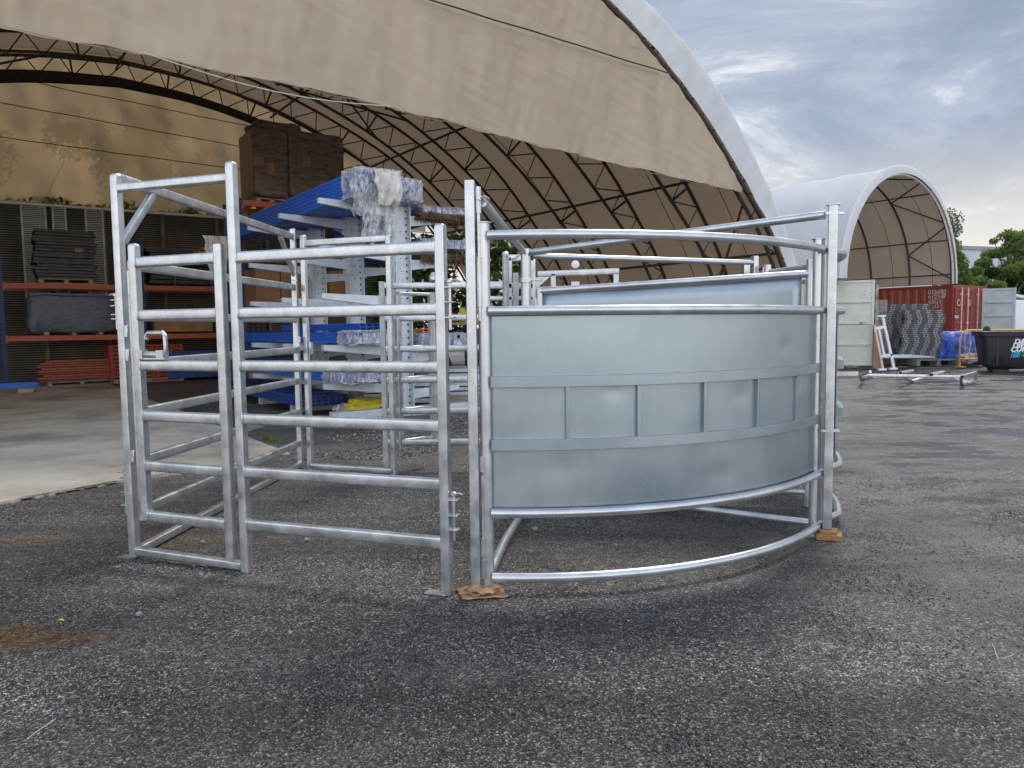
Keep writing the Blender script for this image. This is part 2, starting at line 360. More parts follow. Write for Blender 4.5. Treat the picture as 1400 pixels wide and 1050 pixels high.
# ---- forcing pen: quarter circle about a centre post
CN=V((.12,5.95,0)); RR=2.175
def pol(th,r=RR,z=0.): return CN+V((math.cos(th)*r,math.sin(th)*r,z))
def arc(r,z,a0,a1,n=40): return [pol(a0+(a1-a0)*i/n,r,z) for i in range(n+1)]
zc=hz(715,344,5.95)
P=T('centre_post','galvanised round pivot post in the middle of the forcing pen where the overhead pipes meet','post',CN)
m=MB().tube([CN,CN+UP*(zc+.02)],.04,16); m.build('tube',PIPE,P)
for z in(zc-.24,zc-.02,.5,1.1):
    m=MB().lathe(CN+UP*z,[(.052,0),(.052,.035)],16)
    if z>1.2: m.box(CN+V((.06,-.02,z+.018)),.12,.06,.012,(1,-.2,0))
    m.build('collar',PIPE,P)
# tall hinge post near the camera
H1=V((-.197,3.775,.02)); zH=hz(634,246,3.75)
P=T('hinge_post','tall galvanised square post standing on folded cardboard, left of the curved panel','post',H1,'tall posts of the forcing pen')
sqpost(H1,.02,zH,(1,-.05,0),.05,False).build('tube',GALV,P)
hp=V((-.155,3.765,0))
k=MB().tube([hp+UP*.12,hp+UP*.6],.008,8); k.tube([hp+UP*1.38,hp+UP*(zH-.03)],.008,8); k.build('hinge_pin',GALV,P)
for z0,z1 in((hz(657,292,3.77),hz(652,256,3.77)),(hz(656,420,3.77),hz(652,352,3.77)),(hz(660,760,3.77),hz(660,735,3.77)),(hz(658,790,3.77),hz(658,765,3.77)),(.62,.70)):
    MB().tube([hp+UP*z0,hp+UP*z1],.0145,10).build('hinge_sleeve',GALV,P)
m=MB().lathe(hp+V((.005,0,zH-.1)),[(.012,0),(.02,.004),(.02,.02),(.01,.025)],10); m.tube([hp+UP*(zH-.09),hp+V((.03,-.03,zH-.085)),hp+V((.05,.0,zH-.09))],.008,8); m.build('latch_hook',GALV,P)
MB().tube([hp+V((.02,.03,zH-.1)),CN+V((-.02,-.04,zc-.0))],.024,12).build('overhead_pipe',PIPE,P)
mid=(hp+CN)/2+V((.03,0,.08))
MB().tube([V((-.12,3.86,.08)),V((-.055,4.4,.08)),mid.lerp(V((.04,4.9,.08)),.5),V((.09,5.5,.08)),CN+UP*.08],.024,12).build('bottom_pipe',PIPE,P)
# right tall post
H2=V((1.972,4.66,.06)); zT=hz(1138,281,4.66)
P=T('gateway_post','tall galvanised square post standing on a timber block, right of the curved panel','post',H2,'tall posts of the forcing pen')
ex=(H2-CN).normalized(); ex.z=0
sqpost(H2,.062,zT,V((.93,-.36,0)),.055,False).build('tube',GALV,P)
m=MB().box(H2+UP*(zT-.06+.004),.075,.075,.006,V((.93,-.36,0))); m.build('end_cap',GALV,P)
MB().tube([H2+V((-.03,.03,zT-.11)),CN+V((.04,-.03,zc-.01))],.026,12).build('overhead_pipe',PIPE,P)
MB().tube([H2+V((-.035,.03,.02)),(H2+CN)/2+V((0,-.02,.05)),CN+V((.05,-.03,.08))],.024,12).build('bottom_pipe',PIPE,P)
h2=V((1.925,4.70,0))
for z0,z1 in((1.72,1.86),(1.30,1.42),(.66,.76),(.18,.30),(hz(1120,640,4.6),hz(1128,600,4.6))): MB().tube([h2+UP*z0,h2+UP*z1],.0145,10).build('hinge_sleeve',GALV,P)
m=MB().tube([h2+UP*.2,h2+UP*.86],.009,8); m.lathe(h2+UP*.86,[(.008,0),(.017,.004),(.017,.018),(.006,.024)],10); m.build('hinge_pin',GALV,P)
for z in(hz(1140,290,4.6),hz(1140,590,4.6)): MB().box(H2+V((0,-.01,z-.06)),.115,.03,.014,(1,.02,0)).build('lug',GALV,P)
# far post with overhead pipe
H3=V((2.18,6.78,0)); z3=hz(1031,350,6.78)
P=T('far_gateway_post','short looking far post of the forcing pen carrying the back overhead pipe','post',H3,'tall posts of the forcing pen')
sqpost(H3,0,z3,(1,.3,0),.05,False).build('tube',GALV,P); MB().box(H3+V((-.09,-.02,z3-.2)),.06,.05,.3,(1,.3,0)).build('hinge_plate',GALV,P)
MB().tube([H3+UP*(z3-.06),CN+V((.06,.04,zc-.03))],.024,12).build('overhead_pipe',PIPE,P)
m=MB().tube([H3+V((.07,-.02,z3-.22)),H3+V((.07,-.02,z3-.1))],.012,8); m.build('hinge_pin',GALV,P)
# curved sheeted front panel
aL=math.radians(-96.7); aR=math.radians(-34.9)
pL=pol(aL,RR); pR=pol(aR,RR)
P=T('curved_panel','curved galvanised panel clad in sheet metal, its round rails bulging towards the camera','curved panel',pL,'curved sheeted panels of the forcing pen')
zt=hz(663,305,pL.y); 
for p,z0 in((pL,.004),(pR,.004)):
    MB().tube([p+UP*z0,p+UP*zt],.031,16).build('post',PIPE,P)
    MB().lathe(p+UP*zt,[(.03,-.002),(.041,0),(.041,.004)],16).build('post_cap',PIPE,P)
    MB().box(p+UP*.004,.1,.1,.007,V((1,-.3,0))).build('foot_plate',GALV,P)
d=.014; zz=[1.80,1.428,.408,.075]
for z in zz:
    pts=arc(RR+.03,z,aL+.012,aR+.016)
    m=MB().tube(pts,.0245,14); 
    e=pts[-1]; t=(pts[-1]-pts[-2]).normalized(); m.lathe(e,[(.0245,-.001),(.021,.011),(.012,.018),(.002,.0205)],14,t); m.build('rail',PIPE,P)
zs0,zs1=.42,1.42
def sheetpt(a,b):
    th=aL+.014+(aR-.02-aL-.014)*a; z=zs0+(zs1-zs0)*b
    r=RR+.006+.0018*mnoise.noise(V((a*5,b*3,2)))+.0006*mnoise.noise(V((a*14,b*9,7)))
    for da,db,ra,rb,dp in((.275,.60,.026,.04,.006),(.62,.55,.03,.05,.006),(.80,.80,.03,.04,.006),(.15,.22,.05,.06,.005),(.55,.12,.05,.06,.006),(.88,.50,.04,.05,-.006)):
        r-=.5*dp*math.exp(-((a-da)/ra)**2-((b-db)/rb)**2)
    if .36<b<.64: r-=.0
    return pol(th,r,z)
MB().grid(sheetpt,160,48).build('cladding',SHEET,P,thick=.003)
for z in(hz(676,520,3.87),hz(676,604,3.87)):
    m=MB().sweep(arc(RR+.022,z,aL+.014,aR-.004,90),rrect(.03,.056,.0015,1)); m.build('flat_band',SHEET,P,ang=.5)
zb0,zb1=hz(676,604,3.87)+.02,hz(676,520,3.87)-.02
def thx(px):
    best=min((abs((lambda q:0 if q<=0 else 0)(0))+abs(prx(pol(aL+(aR-aL)*i/400,RR+.01,.9))-px),aL+(aR-aL)*i/400) for i in range(401)); return best[1]
def prx(p):
    q=p-CAM; return 700+FPX*q.dot(_r)/q.dot(_f)
for px in(775,872,962,1034,1087):
    th=thx(px); m=MB().sweep([pol(th,RR+.015,zb0),pol(th,RR+.015,zb1)],rrect(.02,.026,.002,2),V((math.cos(th),math.sin(th),0))); m.build('stiffener',SHEET,P,ang=.4)
# second curved panel, going round to the right
P=T('curved_panel','curved sheeted panel continuing behind the tall post on the timber block, mostly hidden','curved panel',pol(math.radians(-29)),'curved sheeted panels of the forcing pen')
a0,a1=math.radians(-26.5),math.radians(19)
for p in(pol(math.radians(-29.8),RR+.02),pol(a1,RR+.09)): MB().tube([p,p+UP*zt],.031,14).build('post',PIPE,P)
for z in zz:
    MB().tube([pol(math.radians(-29.8),RR+.04,z)]+arc(RR+.10,z,a0,a1),.0245,12).build('rail',PIPE,P)
MB().grid(lambda a,b:pol(a0+(a1-a0)*a,RR+.078,.42+b),60,6).build('cladding',SHEET,P,thick=.003)
for z in(1.076,.762): MB().sweep(arc(RR+.10,z,a0,a1),rrect(.04,.056,.003,2)).build('flat_band',SHEET,P,ang=.4)
# forcing gate: flat sheeted gate swung inside the pen
f1=V((2.16,5.47,0)); f0=CN+V((.105,-.03,0)); ef=(f1-f0).normalized()
P=T('forcing_gate','flat sheeted galvanised gate swung across inside the curved panels','gate',f0)
zf1=hz(1112,374,5.47); zf0=hz(737,398,5.92)
MB().tube([f1+UP*.004,f1+UP*(zf1+.1)],.03,14).build('post',PIPE,P)
MB().tube([f0+UP*.06,f0+UP*(zf0+.02)],.027,14).build('post',PIPE,P)
MB().tube([f0+UP*zf0,f1+UP*zf1],.027,14).build('rail',PIPE,P)
MB().tube([f0+UP*.11,f1+UP*.11],.024,14).build('rail',PIPE,P)
MB().grid(lambda a,b:(f0+ef*.02).lerp(f1-ef*.06,a)+UP*(.13+b*((zf0+(zf1-zf0)*a)-.13))+V((.3,-.9,0))*(.004*mnoise.noise(V((a*4,b*3,9)))),30,12).build('cladding',SHEET,P,thick=.003)
# sliding gate with pulley behind the centre post
Y=7.0
P=T('sliding_gate','galvanised sliding gate with a white pulley wheel on its top rail, behind the centre post','gate',V((.28,Y,0)))
xz=lambda px,py,y=Y:AY(px,py,y)
t0=xz(735,375); t1=xz(846,371)
MB().rail(t0,t1,.05,.055,.008).build('top_rail',GALV,P)
for px in(756,842):
    q=xz(px,375); MB().sweep([V((q.x,Y,.05)),V((q.x,Y,q.z))],rrect(.05,.05,.007),(1,0,0)).build('post',GALV,P)
q=xz(786,362); w=MB().lathe(q-V((0,.06,0)),[(.012,-.004),(.02,0),(.036,0),(.036,.006),(.03,.013),(.036,.02),(.036,.026)],18,(0,1,0)).build('pulley',WHITE,P)
q=xz(786,390); m=MB().box(q-V((0,.04,0)),.075,.012,.06); m.lathe(q+V((0,-.05,.0)),[(.032,0),(.032,.01)],14,(0,1,0)); m.build('pulley_plate',GALV,P)
q=xz(738,382); MB().add([q+V((-.05,-.03,.02)),q+V((.09,-.03,.02)),q+V((-.05,-.03,-.10)),q+V((-.05,-.022,.02)),q+V((.09,-.022,.02)),q+V((-.05,-.022,-.10))],[(0,2,1),(3,4,5),(0,1,4,3),(1,2,5,4),(2,0,3,5)]).build('gusset',GALV,P,smooth=False)
MB().rail(xz(735,396),xz(846,392),.05,.05,.008).build('lower_rail',GALV,P)
P=T('race_head_frame','slim galvanised frame with a cross bar standing just behind the centre post','frame',V((-.05,6.75,0)))
for px,t in((696,352),(728,350)):
    q=AY(px,t,6.75); MB().sweep([V((q.x,6.75,0)),q],rrect(.05,.05,.006),(1,0,0)).build('post',GALV,P)
MB().rail(AY(694,353,6.75),AY(729,353,6.75),.05,.06,.008).build('cross_bar',GALV,P)
MB().rail(AY(668,391,6.75),AY(728,391,6.75),.05,.05,.008).build('cross_bar',GALV,P); MB().rail(AY(668,408,6.75),AY(728,408,6.75),.05,.04,.008).build('cross_bar',GALV,P)
q=AY(705,373,6.6)
tag(sqpost(V((q.x,6.6,0)),0,q.z,(1,0,0),.05,False).build('short_post',DULL,None,loc=(q.x,6.6,0)),'short dull square post between the chained round post and the centre post','post')
q=AY(691,347,6.3)
P=T('chained_post','slim round post chained to the centre post at its top','post',V((q.x,6.3,0)))
MB().tube([V((q.x,6.3,0)),q],.028,12).build('tube',DULL,P)
m=MB()
for i in range(12):
    t=i/11; p=q.lerp(CN+V((-.03,-.04,zc+.0)),t)+UP*(-.05*math.sin(PI*t)+.0); a=V((1,0,0)) if i%2 else V((0,0,1))
    m.tube([p+V((math.cos(u),0,0))*.012+(V((0,0,1)) if i%2 else V((0,1,0)))*(math.sin(u)*.008) for u in [k*PI/4 for k in range(8)]],.0035,5,V((.1,.9,.3)),closed=True)
m.lathe(q,[(.03,0),(.03,.008),(.012,.02)],10); m.build('chain',PIPE,P)
# packing under the posts
cb=H1+V((.03,-.02,-.02))
P=T('folded_cardboard','crumpled brown cardboard folded under the tall post by the curved panel','cardboard',V((cb.x,cb.y,0)))
for i,(a,w,z) in enumerate(((.2,.2,.008),(-.3,.15,.018),(.7,.12,.027))):
    ca,sa=math.cos(a),math.sin(a)
    MB().grid(lambda u,v:V((cb.x,cb.y,0))+V((((u-.5)*ca-(v-.5)*sa)*w*1.15+.012*mnoise.noise(V((u*6,v*6,i))),((u-.5)*sa+(v-.5)*ca)*w*.8+.012*mnoise.noise(V((v*6,u*6,i+4)))-.02,max(.003,z+.02*mnoise.noise(V((u*3,v*3,i*5+1)))))),14,12).build('layer',KRAFT,P,thick=.004,ang=.3)
wb=V((H2.x+.005,H2.y-.02,0))
P=T('timber_block','offcut of brown timber packed under the tall post on the right','block',wb)
MB().box(wb+UP*.018,.15,.12,.036,(.93,-.36,0)).build('block',WOODO,P,bevel=.003)
MB().box(wb+V((-.0,.005,.047)),.1,.1,.022,(.9,-.44,0)).build('packer',WOODO,P,bevel=.003)
# ================================================================== THE BIG FABRIC SHED
INN=[(0.3,0.0),(0.25,1.2),(0,2.35),(-.52,3.2),(-1.69,4.33),(-2.97,5.56),(-4.3,6.55),(-5.92,7.45),(-8,8.25),(-10,8.65),(-12,8.78)]
OUT=[(1.0,0.0),(.95,1.2),(.72,2.35),(.12,3.4),(-.83,4.62),(-1.5,5.47),(-2.51,6.45),(-3.66,7.25),(-4.71,7.75),(-6.5,8.5),(-8.2,9.05),(-10,9.4),(-12,9.53)]
def full(pr,n=60):
    """smooth dense profile, mirrored about u=-12"""
    d=[0]
    for a,b in zip(pr,pr[1:]): d.append(d[-1]+math.hypot(b[0]-a[0],b[1]-a[1]))
    t=np.linspace(0,d[-1],n); u=np.interp(t,d,[p[0] for p in pr]); z=np.interp(t,d,[p[1] for p in pr])
    for _ in range(12):
        u[1:-1]=(u[:-2]+2*u[1:-1]+u[2:])/4; z[1:-1]=(z[:-2]+2*z[1:-1]+z[2:])/4
    L=list(zip(u,z)); return L+[(-24-a,b) for a,b in reversed(L[:-1])]
FI=full(INN); FO=full(OUT)
NP=len(FI)
def at_z(pr,z):
    for (a,b),(c,d) in zip(pr,pr[1:]):
        if b<=z<=d: return a+(c-a)*(z-b)/(d-b)
    return pr[59][0]
def at_u(pr,u):
    for (a,b),(c,d) in zip(pr,pr[1:]):
        if c<=u<=a: return b+(d-b)*((u-a)/(c-a) if c!=a else 0)
    return 0
SL=14.6
P=T('fabric_shed','huge open arched fabric shed with lattice arches and beige front curtain','shed',S(0,-12,0))
i0=next(i for i,p in enumerate(FO) if p[1]>2.3); ROOF=FO[i0:NP-i0]
RIBS=[.12,2.0,4.15,6.3,8.5,10.65,12.8,14.5]
def sag(s,):
    k=min(abs(s-r) for r in RIBS); return .06*math.sin(min(k,1.07)/1.07*PI/2)
def roofpt(off):
    def f(a,b):
        s=SL*b; q=a*(len(ROOF)-1); i=min(int(q),len(ROOF)-2); t=q-i
        u=ROOF[i][0]*(1-t)+ROOF[i+1][0]*t; z=ROOF[i][1]*(1-t)+ROOF[i+1][1]*t
        k=(off+sag(s)); n=V((u+12,z-1)).normalized() if False else None
        du=ROOF[i+1][0]-ROOF[i][0]; dz=ROOF[i+1][1]-ROOF[i][1]; l=math.hypot(du,dz); nu,nz=(dz/l,-du/l)
        w=.02*mnoise.noise(V((u*1.3,s*.9,z*1.3)))
        return S(s,u-nu*(k+w),z-nz*(k+w))
    return f
MB().grid(roofpt(-.03),100,56).build('roof',ROOFW,P); MB().grid(roofpt(.0),100,56).build('lining',LIN,P)
def prof_n(pr,i):
    a=pr[max(i-1,0)]; b=pr[min(i+1,len(pr)-1)]; du,dz=b[0]-a[0],b[1]-a[1]; l=math.hypot(du,dz); return dz/l,-du/l
# one lattice arch, copied along the shed
m=MB(); idx=list(range(0,NP,1)); I=[];O=[]
for i in idx:
    u,z=FI[i]; I.append(S(0,u,z)); uo,zo=FO[i]; t=.80; O.append(S(0,u+(uo-u)*t,z+(zo-z)*t))
m.tube(I,.045,6,AX); m.tube(O,.045,6,AX)
step=3; k=0
for i in range(0,NP-step,step):
    m.tube([I[i],O[i+1]],.017,4,AX); m.tube([O[i+1],I[i+step]],.017,4,AX)
    if k%3==0: m.box((I[i]+O[i])/2,.05,.05,(O[i]-I[i]).length,AX,None,(O[i]-I[i]))
    k+=1
rib0=m.build('lattice_arch',TRUSS,P)
rib0.location=AX*RIBS[0]
for s in RIBS[1:]:
    r=rib0.copy(); COL.objects.link(r); r.parent=P; r.location=AX*s
for u,fr in((None,.35),(-2.0,.4),(-.4,.4),(-4.6,.4),(-7.6,.4),(-12,.4),(-18,.4),(-22.5,.4)):
    if u is None: continue
    z=at_u(FI,u); i=min(range(60),key=lambda j:abs(FI[j][0]-u)) if u>-12.1 else NP-1-min(range(60),key=lambda j:abs(FI[j][0]+24+u))
    a=FI[i];b=FO[i]; p=(a[0]+(b[0]-a[0])*fr,a[1]+(b[1]-a[1])*fr)
    MB().tube([S(.1,*p),S(14.4,*p)],.035,6).build('purlin',TRUSS,P)
for (ua,sa,ub,sb) in((-1.4,.15,-.05,2.0),(-.3,.15,-.1,2.0),(-6.4,4.2,-4.4,6.3),(-4.4,4.2,-6.4,6.3),(-7.9,8.5,-5.5,10.6),(-5.5,8.5,-7.9,10.6),(-14,12.8,-17,14.5)):
    MB().tube([S(sa,ua,at_u(FI,ua)),S(sb,ub,at_u(FI,ub))],.03,6).build('diagonal_brace',TRUSS,P)
# strap lines on the lining
for s in(1.2,3.1,7.4):
    pts=[S(s,u,z) for u,z in[(a+(0 if True else 0),b) for a,b in[(FO[i][0]-prof_n(FO,i)[0]*.11,FO[i][1]-prof_n(FO,i)[1]*.11) for i in range(i0+1,59)]]]
    MB().tube(pts,.012,4,AX).build('tie_strap',TRUSS,P)
# white end band over the front arch, swelling outwards
def band(a,b):
    q=a*(len(ROOF)-1); i=min(int(q),len(ROOF)-2); t=q-i; j=i+i0
    uo=FO[j][0]*(1-t)+FO[j+1][0]*t; zo=FO[j][1]*(1-t)+FO[j+1][1]*t; ui=FI[j][0]*(1-t)+FI[j+1][0]*t; zi=FI[j][1]*(1-t)+FI[j+1][1]*t
    bb=.09+.93*b
    w=.022*math.sin(a*420+3*mnoise.noise(V((a*30,0,0))))*b*(1.2-b)+.035*mnoise.noise(V((a*55,b*1.2,3)))
    return S(-.02-.17*math.sin(PI*(1-b)*.5)**1.2*(.25+.75*(1-b))-w,ui+(uo-ui)*bb,zi+(zo-zi)*bb)
MB().grid(band,420,8).build('end_band',ROOFW,P)
m=MB().tube([S(-.1,FI[i][0]+.05*(FO[i][0]-FI[i][0]),FI[i][1]+.05*(FO[i][1]-FI[i][1])) for i in range(NP)],.05,8,AX); m.build('front_hem',HEM,P)
# front curtain
zb=lambda u:4.93-.62*max(0,min(1,(u+15.5)/13.8)) +(.07*math.sin((u+15)*.42))
uR=at_z(FI,4.35)-.02
def curt(a,b):
    u=-24.1+(uR+24.1)*a
    if u<-19.5: u=-19.5+(u+19.5)
    bot=zb(u)+.02*mnoise.noise(V((u*1.7,0,0))); top=at_u(FI,u)-.02
    top=max(top,bot+.02); z=bot+(top-bot)*b
    k=1-b*.6
    w=.11*mnoise.noise(V((u*.6,z*.12,1)))*k+.10*mnoise.noise(V((u*1.5+z*.35,z*.2,5)))*k+.05*abs(mnoise.noise(V((u*3.1-z*.7,z*.45,9))))+.022*mnoise.noise(V((u*6,z*3.5,2)))+.012*mnoise.noise(V((u*3+z*9,z*4,21)))
    hang=.0
    if abs(z-6.45)<.25: w*=.7
    return S(-.12-w*.9-.02*(1-b),u,z)
MB().grid(curt,400,110).build('front_curtain',CURT,P,ang=3)
MB().tube([S(-.28,u,6.5-.03*(u+10)+.02*mnoise.noise(V((u,2,0)))) for u in np.linspace(-16,-4.3,60)],.014,5).build('lashing_rope',DROPE,P)
MB().tube([S(-.16-.05*math.sin(i*.9),u,zb(u)-.005+.02*mnoise.noise(V((u*1.7,0,0)))) for i,u in enumerate(np.linspace(-22,uR,90))],.012,5).build('curtain_hem',CURT,P)
m=MB()
for u in(-13.4,-13.05,-12.1,-11.75,-11.45,-10.4,-9.6,-16.6):
    z=zb(u); m.box(S(-.1,u,z+.04),.05,.03,.14,WX)
m.build('curtain_tie',HEM,P)
MB().tube([S(-.25,-13.9+3.6*i/14,zb(-13.9+3.6*i/14)-.0-.17*math.sin(PI*i/14)) for i in range(15)],.008,5).build('loose_cord',ROPE,P)
# rear gable cloth
def gab(a,b):
    u=-23.+21.4*a; top=max(at_u(FO,u)+.04,5.02); z=5.0+(top-5.0)*b
    w=.12*mnoise.noise(V((u*.6,z*.3,4)))+.10*mnoise.noise(V((u*2,z*.7,8)))+.03*abs(mnoise.noise(V((u*1.2+z,z,1))))
    return S(14.56-w*min(1,(top-z)*2),u,z)
MB().grid(gab,160,40).build('rear_curtain',CURTB,P,ang=3)
for z0,z1 in((8.45,7.9),(7.72,7.2),(6.75,6.5)):
    MB().tube([S(14.42,u,z0+(z1-z0)*(u+16)/9+.03*mnoise.noise(V((u,z0,0)))) for u in np.linspace(-19,-6.5,40)],.013,5).build('curtain_rope',DROPE,P)
m=MB()
for i in range(NP-1):
    if FI[i][0]<-4 and FI[i][0]>-21:
        pass
q=[S(14.3,FI[i][0],FI[i][1]-.22-.12*max(0,1-abs(FI[i][0]+16)/6)) for i in range(38,NP-38)]; q2=[S(14.3,FI[i][0],FI[i][1]+.05) for i in range(38,NP-38)]
m.add(q+q2,[(i,i+1,len(q)+i+1,len(q)+i) for i in range(len(q)-1)]); m.build('gable_flap',HEM,P,thick=.02)
# ------------------------------------------------------------------ screen wall at the back
P=T('mesh_screen_wall','tall brownish wall of wire mesh panels along the back of the shed','screen wall',S(13.6,-12,0))
m=MB()
for i in range(75):
    z=.05+i*.064; m.box(S(13.6+.01*(i%2),-13.5,z),21,.02,.034,WX)
m.build('mesh_slats',MESHD,P)
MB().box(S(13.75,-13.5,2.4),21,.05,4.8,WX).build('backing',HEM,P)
m=MB()
for u in np.arange(-23.5,-3.2,1.55): m.box(S(13.52,u,2.42),.09,.07,4.84,WX)
m.build('post',MESHD,P)
for u,w in((-14.35,.55),(-13.75,.3),(-12.9,.42)):
    m=MB()
    for i in range(58): m.box(S(13.42,u,1.9+i*.05),w,.02,.024,WX)
    m.box(S(13.4,u-w/2,3.35),.05,.04,2.9,WX); m.box(S(13.4,u+w/2,3.35),.05,.04,2.9,WX); m.build('bright_panel',MESHL,P)
MB().rail(S(13.5,-24,4.83),S(13.5,-3.5,4.83),.08,.07,.01).build('top_rail',WHITE,P)
# ------------------------------------------------------------------ pallet rack
sR=11.2; ub=[-15.25,-12.1,-8.95]
P=T('pallet_rack','blue and orange pallet rack along the back of the shed','rack',S(sR,-12,0))
for u in ub:
    for s in(sR,sR+1.05):
        m=MB().box(S(s,u,1.9),.10,.08,3.8,WX); m.build('upright',BLUEUP,P,bevel=.006)
    m=MB()
    m.tube([S(sR+(.04 if k%2 else 1.0),u,.3+k*.62) for k in range(6)],.02,4)
    m.build('upright_lacing',BLUEUP,P)
for a,b in zip(ub,ub[1:]):
    for z in(1.2,2.5):
        for s in(sR-.03,sR+1.06): MB().box(S(s,(a+b)/2,z),b-a-.1,.05,.13,WX).build('beam',ORANGE,P,bevel=.004)
        for e in(a+.06,b-.06): MB().box(S(sR-.055,e,z-.01),.05,.012,.2,WX).build('beam_bracket',ORANGE,P)
P=T('wire_cage','grey wire stillage beside the rack at the left edge','cage',S(10.7,-15.9,0))
for du in(-.5,.45):
    MB().box(S(10.7,-15.9+du,.85),.06,.06,1.7,WX).build('post',DULL,P)
m=MB()
for i in range(17): m.tube([S(10.7,-16.4,.1+i*.1),S(10.7,-15.45,.1+i*.1)],.006,4)
for i in range(10): m.tube([S(10.7,-16.4+i*.105,.1),S(10.7,-16.4+i*.105,1.7)],.006,4)
m.build('mesh_side',DULL,P)
for z in(.55,1.2):
    MB().box(S(10.62,-15.72,z),.14,.02,.12,WX).build('tag',WHITE,P)
MB().lump(S(11.1,-16.0,2.0),.9,.8,.55,WX,6,.25,4,3).build('wrapped_goods',GREYW,P)
def pallet(name,label,c,ex,l,w,h,mat,group=None):
    P=T(name,label,'pallet',c,group); ex=V(ex).normalized(); ey=UP.cross(ex)
    m=MB()
    for k in range(7): m.box(V(c)+ey*((k/6-.5)*(w-.09))+UP*(h-.011),l,.09,.022,ex)
    m.build('deck',mat,P,smooth=False); m=MB()
    for k in(-1,0,1): m.box(V(c)+ex*(k*(l/2-.05))+UP*(h-.022-.055),.1,w*.97,.1 if h<.13 else h-.05,ex)
    m.build('bearer',mat,P,smooth=False); m=MB()
    for k in(-1,0,1): m.box(V(c)+ey*(k*(w/2-.05))+UP*.011,l*.98,.09,.02,ex)
    m.build('bottom_board',mat,P,smooth=False); return P
def stackobj(name,label,cat,c,mat,l,w,h,n,group=None,ex=WX,jit=.03,sd=1,wrap=None):
    """a load of n flat layers, slightly out of line"""
    rr=random.Random(sd); P=T(name,label,cat,c,group); t=h/n
    m=MB()
    for i in range(n):
        m.box(V(c)+V(ex)*rr.uniform(-jit,jit)+AX*rr.uniform(-jit,jit)+UP*(t*(i+.5)),l*rr.uniform(.96,1),w*rr.uniform(.97,1),t*.82,ex)
    m.build('layers',mat,P,smooth=False)
    if wrap:
        MB().lump(V(c)+UP*h/2,l*1.05,w*1.05,h*1.03,ex,9,.05,3,sd,.22).build('wrap',wrap,P)
    return P
zs1,zs2=2.57,1.27
stackobj('wrapped_mats','black wrapped stack on the top orange beam at far left','stack',S(11.7,-13.85,zs1+.1),BLACKP,1.35,1,1.25,16,None,WX,.05,2,None)
MB_lab=MB().box(S(11.17,-13.55,3.42),.17,.012,.11,WX); tag(MB_lab.build('paper_label',CARD,None,loc=S(11.17,-13.55,3.42)),'small brown paper label stuck on the black wrapped stack','label')
pallet('rack_pallet','pallet under the black wrapped stack',S(11.7,-13.85,zs1-.0),WX,1.2,1,.12,WOOD,'pallets on the rack')
P=T('wrapped_load','grey blue stretch wrapped load on the lower orange beam','load',S(11.7,-13.7,zs2))
pt=MB()
for i in range(6): pt.box(S(11.7,-13.75,zs2+.18+i*.16),1.85-.02*(i%2),1,.15,WX)
pt.build('layers',GREYW,P,smooth=False); MB().lump(S(11.7,-13.75,zs2+.55),1.98,1.1,.98,WX,10,.05,4,6,.2).build('wrap',GREYW,P)
m=MB()
for k in(-.6,0,.6): m.box(S(11.7,-13.75+k,zs2+.05),.1,1,.09,WX)
m.build('pallet',WOOD,P,smooth=False)
P=T('long_cartons','brown carton with black bag on the lower orange beam behind the gate post','carton',S(11.7,-12.4,zs2))
MB().box(S(11.7,-12.45,zs2+.22),.62,.8,.38,WX).build('box',CARD,P,bevel=.01); MB().lump(S(11.6,-12.5,zs2+.52),.6,.6,.28,WX,7,.2,3,4).build('bag',BLACKP,P)
stackobj('black_pipe_bundle','long low black wrapped bundle on the top beam behind the gate','bundle',S(11.7,-10.7,zs1+.05),BLACKP,2.5,1,.95,8,None,WX,.04,5)
for k in(-.6,.35): tag(MB().box(S(11.15,-10.7+k,zs1+.5),.03,.012,1.02,WX).build('strap',GREYW,None,loc=S(11.15,-10.7+k,zs1)),'pale strap round the black bundle, %s'%('nearer the blue upright' if k<0 else 'nearer the brown cartons'),'strap')
P=T('carton_row','row of low brown cartons on the lower beam behind the man gate','carton',S(11.7,-11.1,zs2))
MB().box(S(11.7,-11.1,zs2+.22),1.5,.9,.34,WX).build('box',CARD,P,bevel=.01)
MB().box(S(11.7,-11.1,zs2+.42),1.2,.7,.03,WX).build('lid',WOOD,P)
# floor loads
stackobj('red_bar_stack','low stack of rusty red steel bars on the shed floor','stack',S(11.4,-13.65,.1),REDS,1.75,.7,.55,9,None,WX,.09,8)
pallet('floor_pallet','dark pallet under the rusty red bars',S(11.4,-13.65,.0),WX,1.5,.8,.1,GREYWOOD,'pallets on the shed floor')
P=T('red_crate_stack','bright red slotted plastic stack beside the rusty bars','crates',S(11.3,-12.05,0))
m=MB();h=MB()
for i in range(9):
    for j in range(5):
        c=S(11.3,-12.85+.36*j,.14+.1*i); m.box(c,.34,.9,.07,WX); m.box(c+UP*.045,.34,.86,.02,WX); h.box(c-AX*.452-UP*.005,.16,.01,.03,WX)
m.build('crates',REDP,P,smooth=False); h.build('slots',HOLE,P,smooth=False)
MB().box(S(11.3,-12.1,.45),1.75,.8,.86,WX).build('core',REDS,P)
pallet('floor_pallet','dark pallet under the red slotted stack',S(11.3,-12.1,0),WX,1.7,.9,.1,GREYWOOD,'pallets on the shed floor')
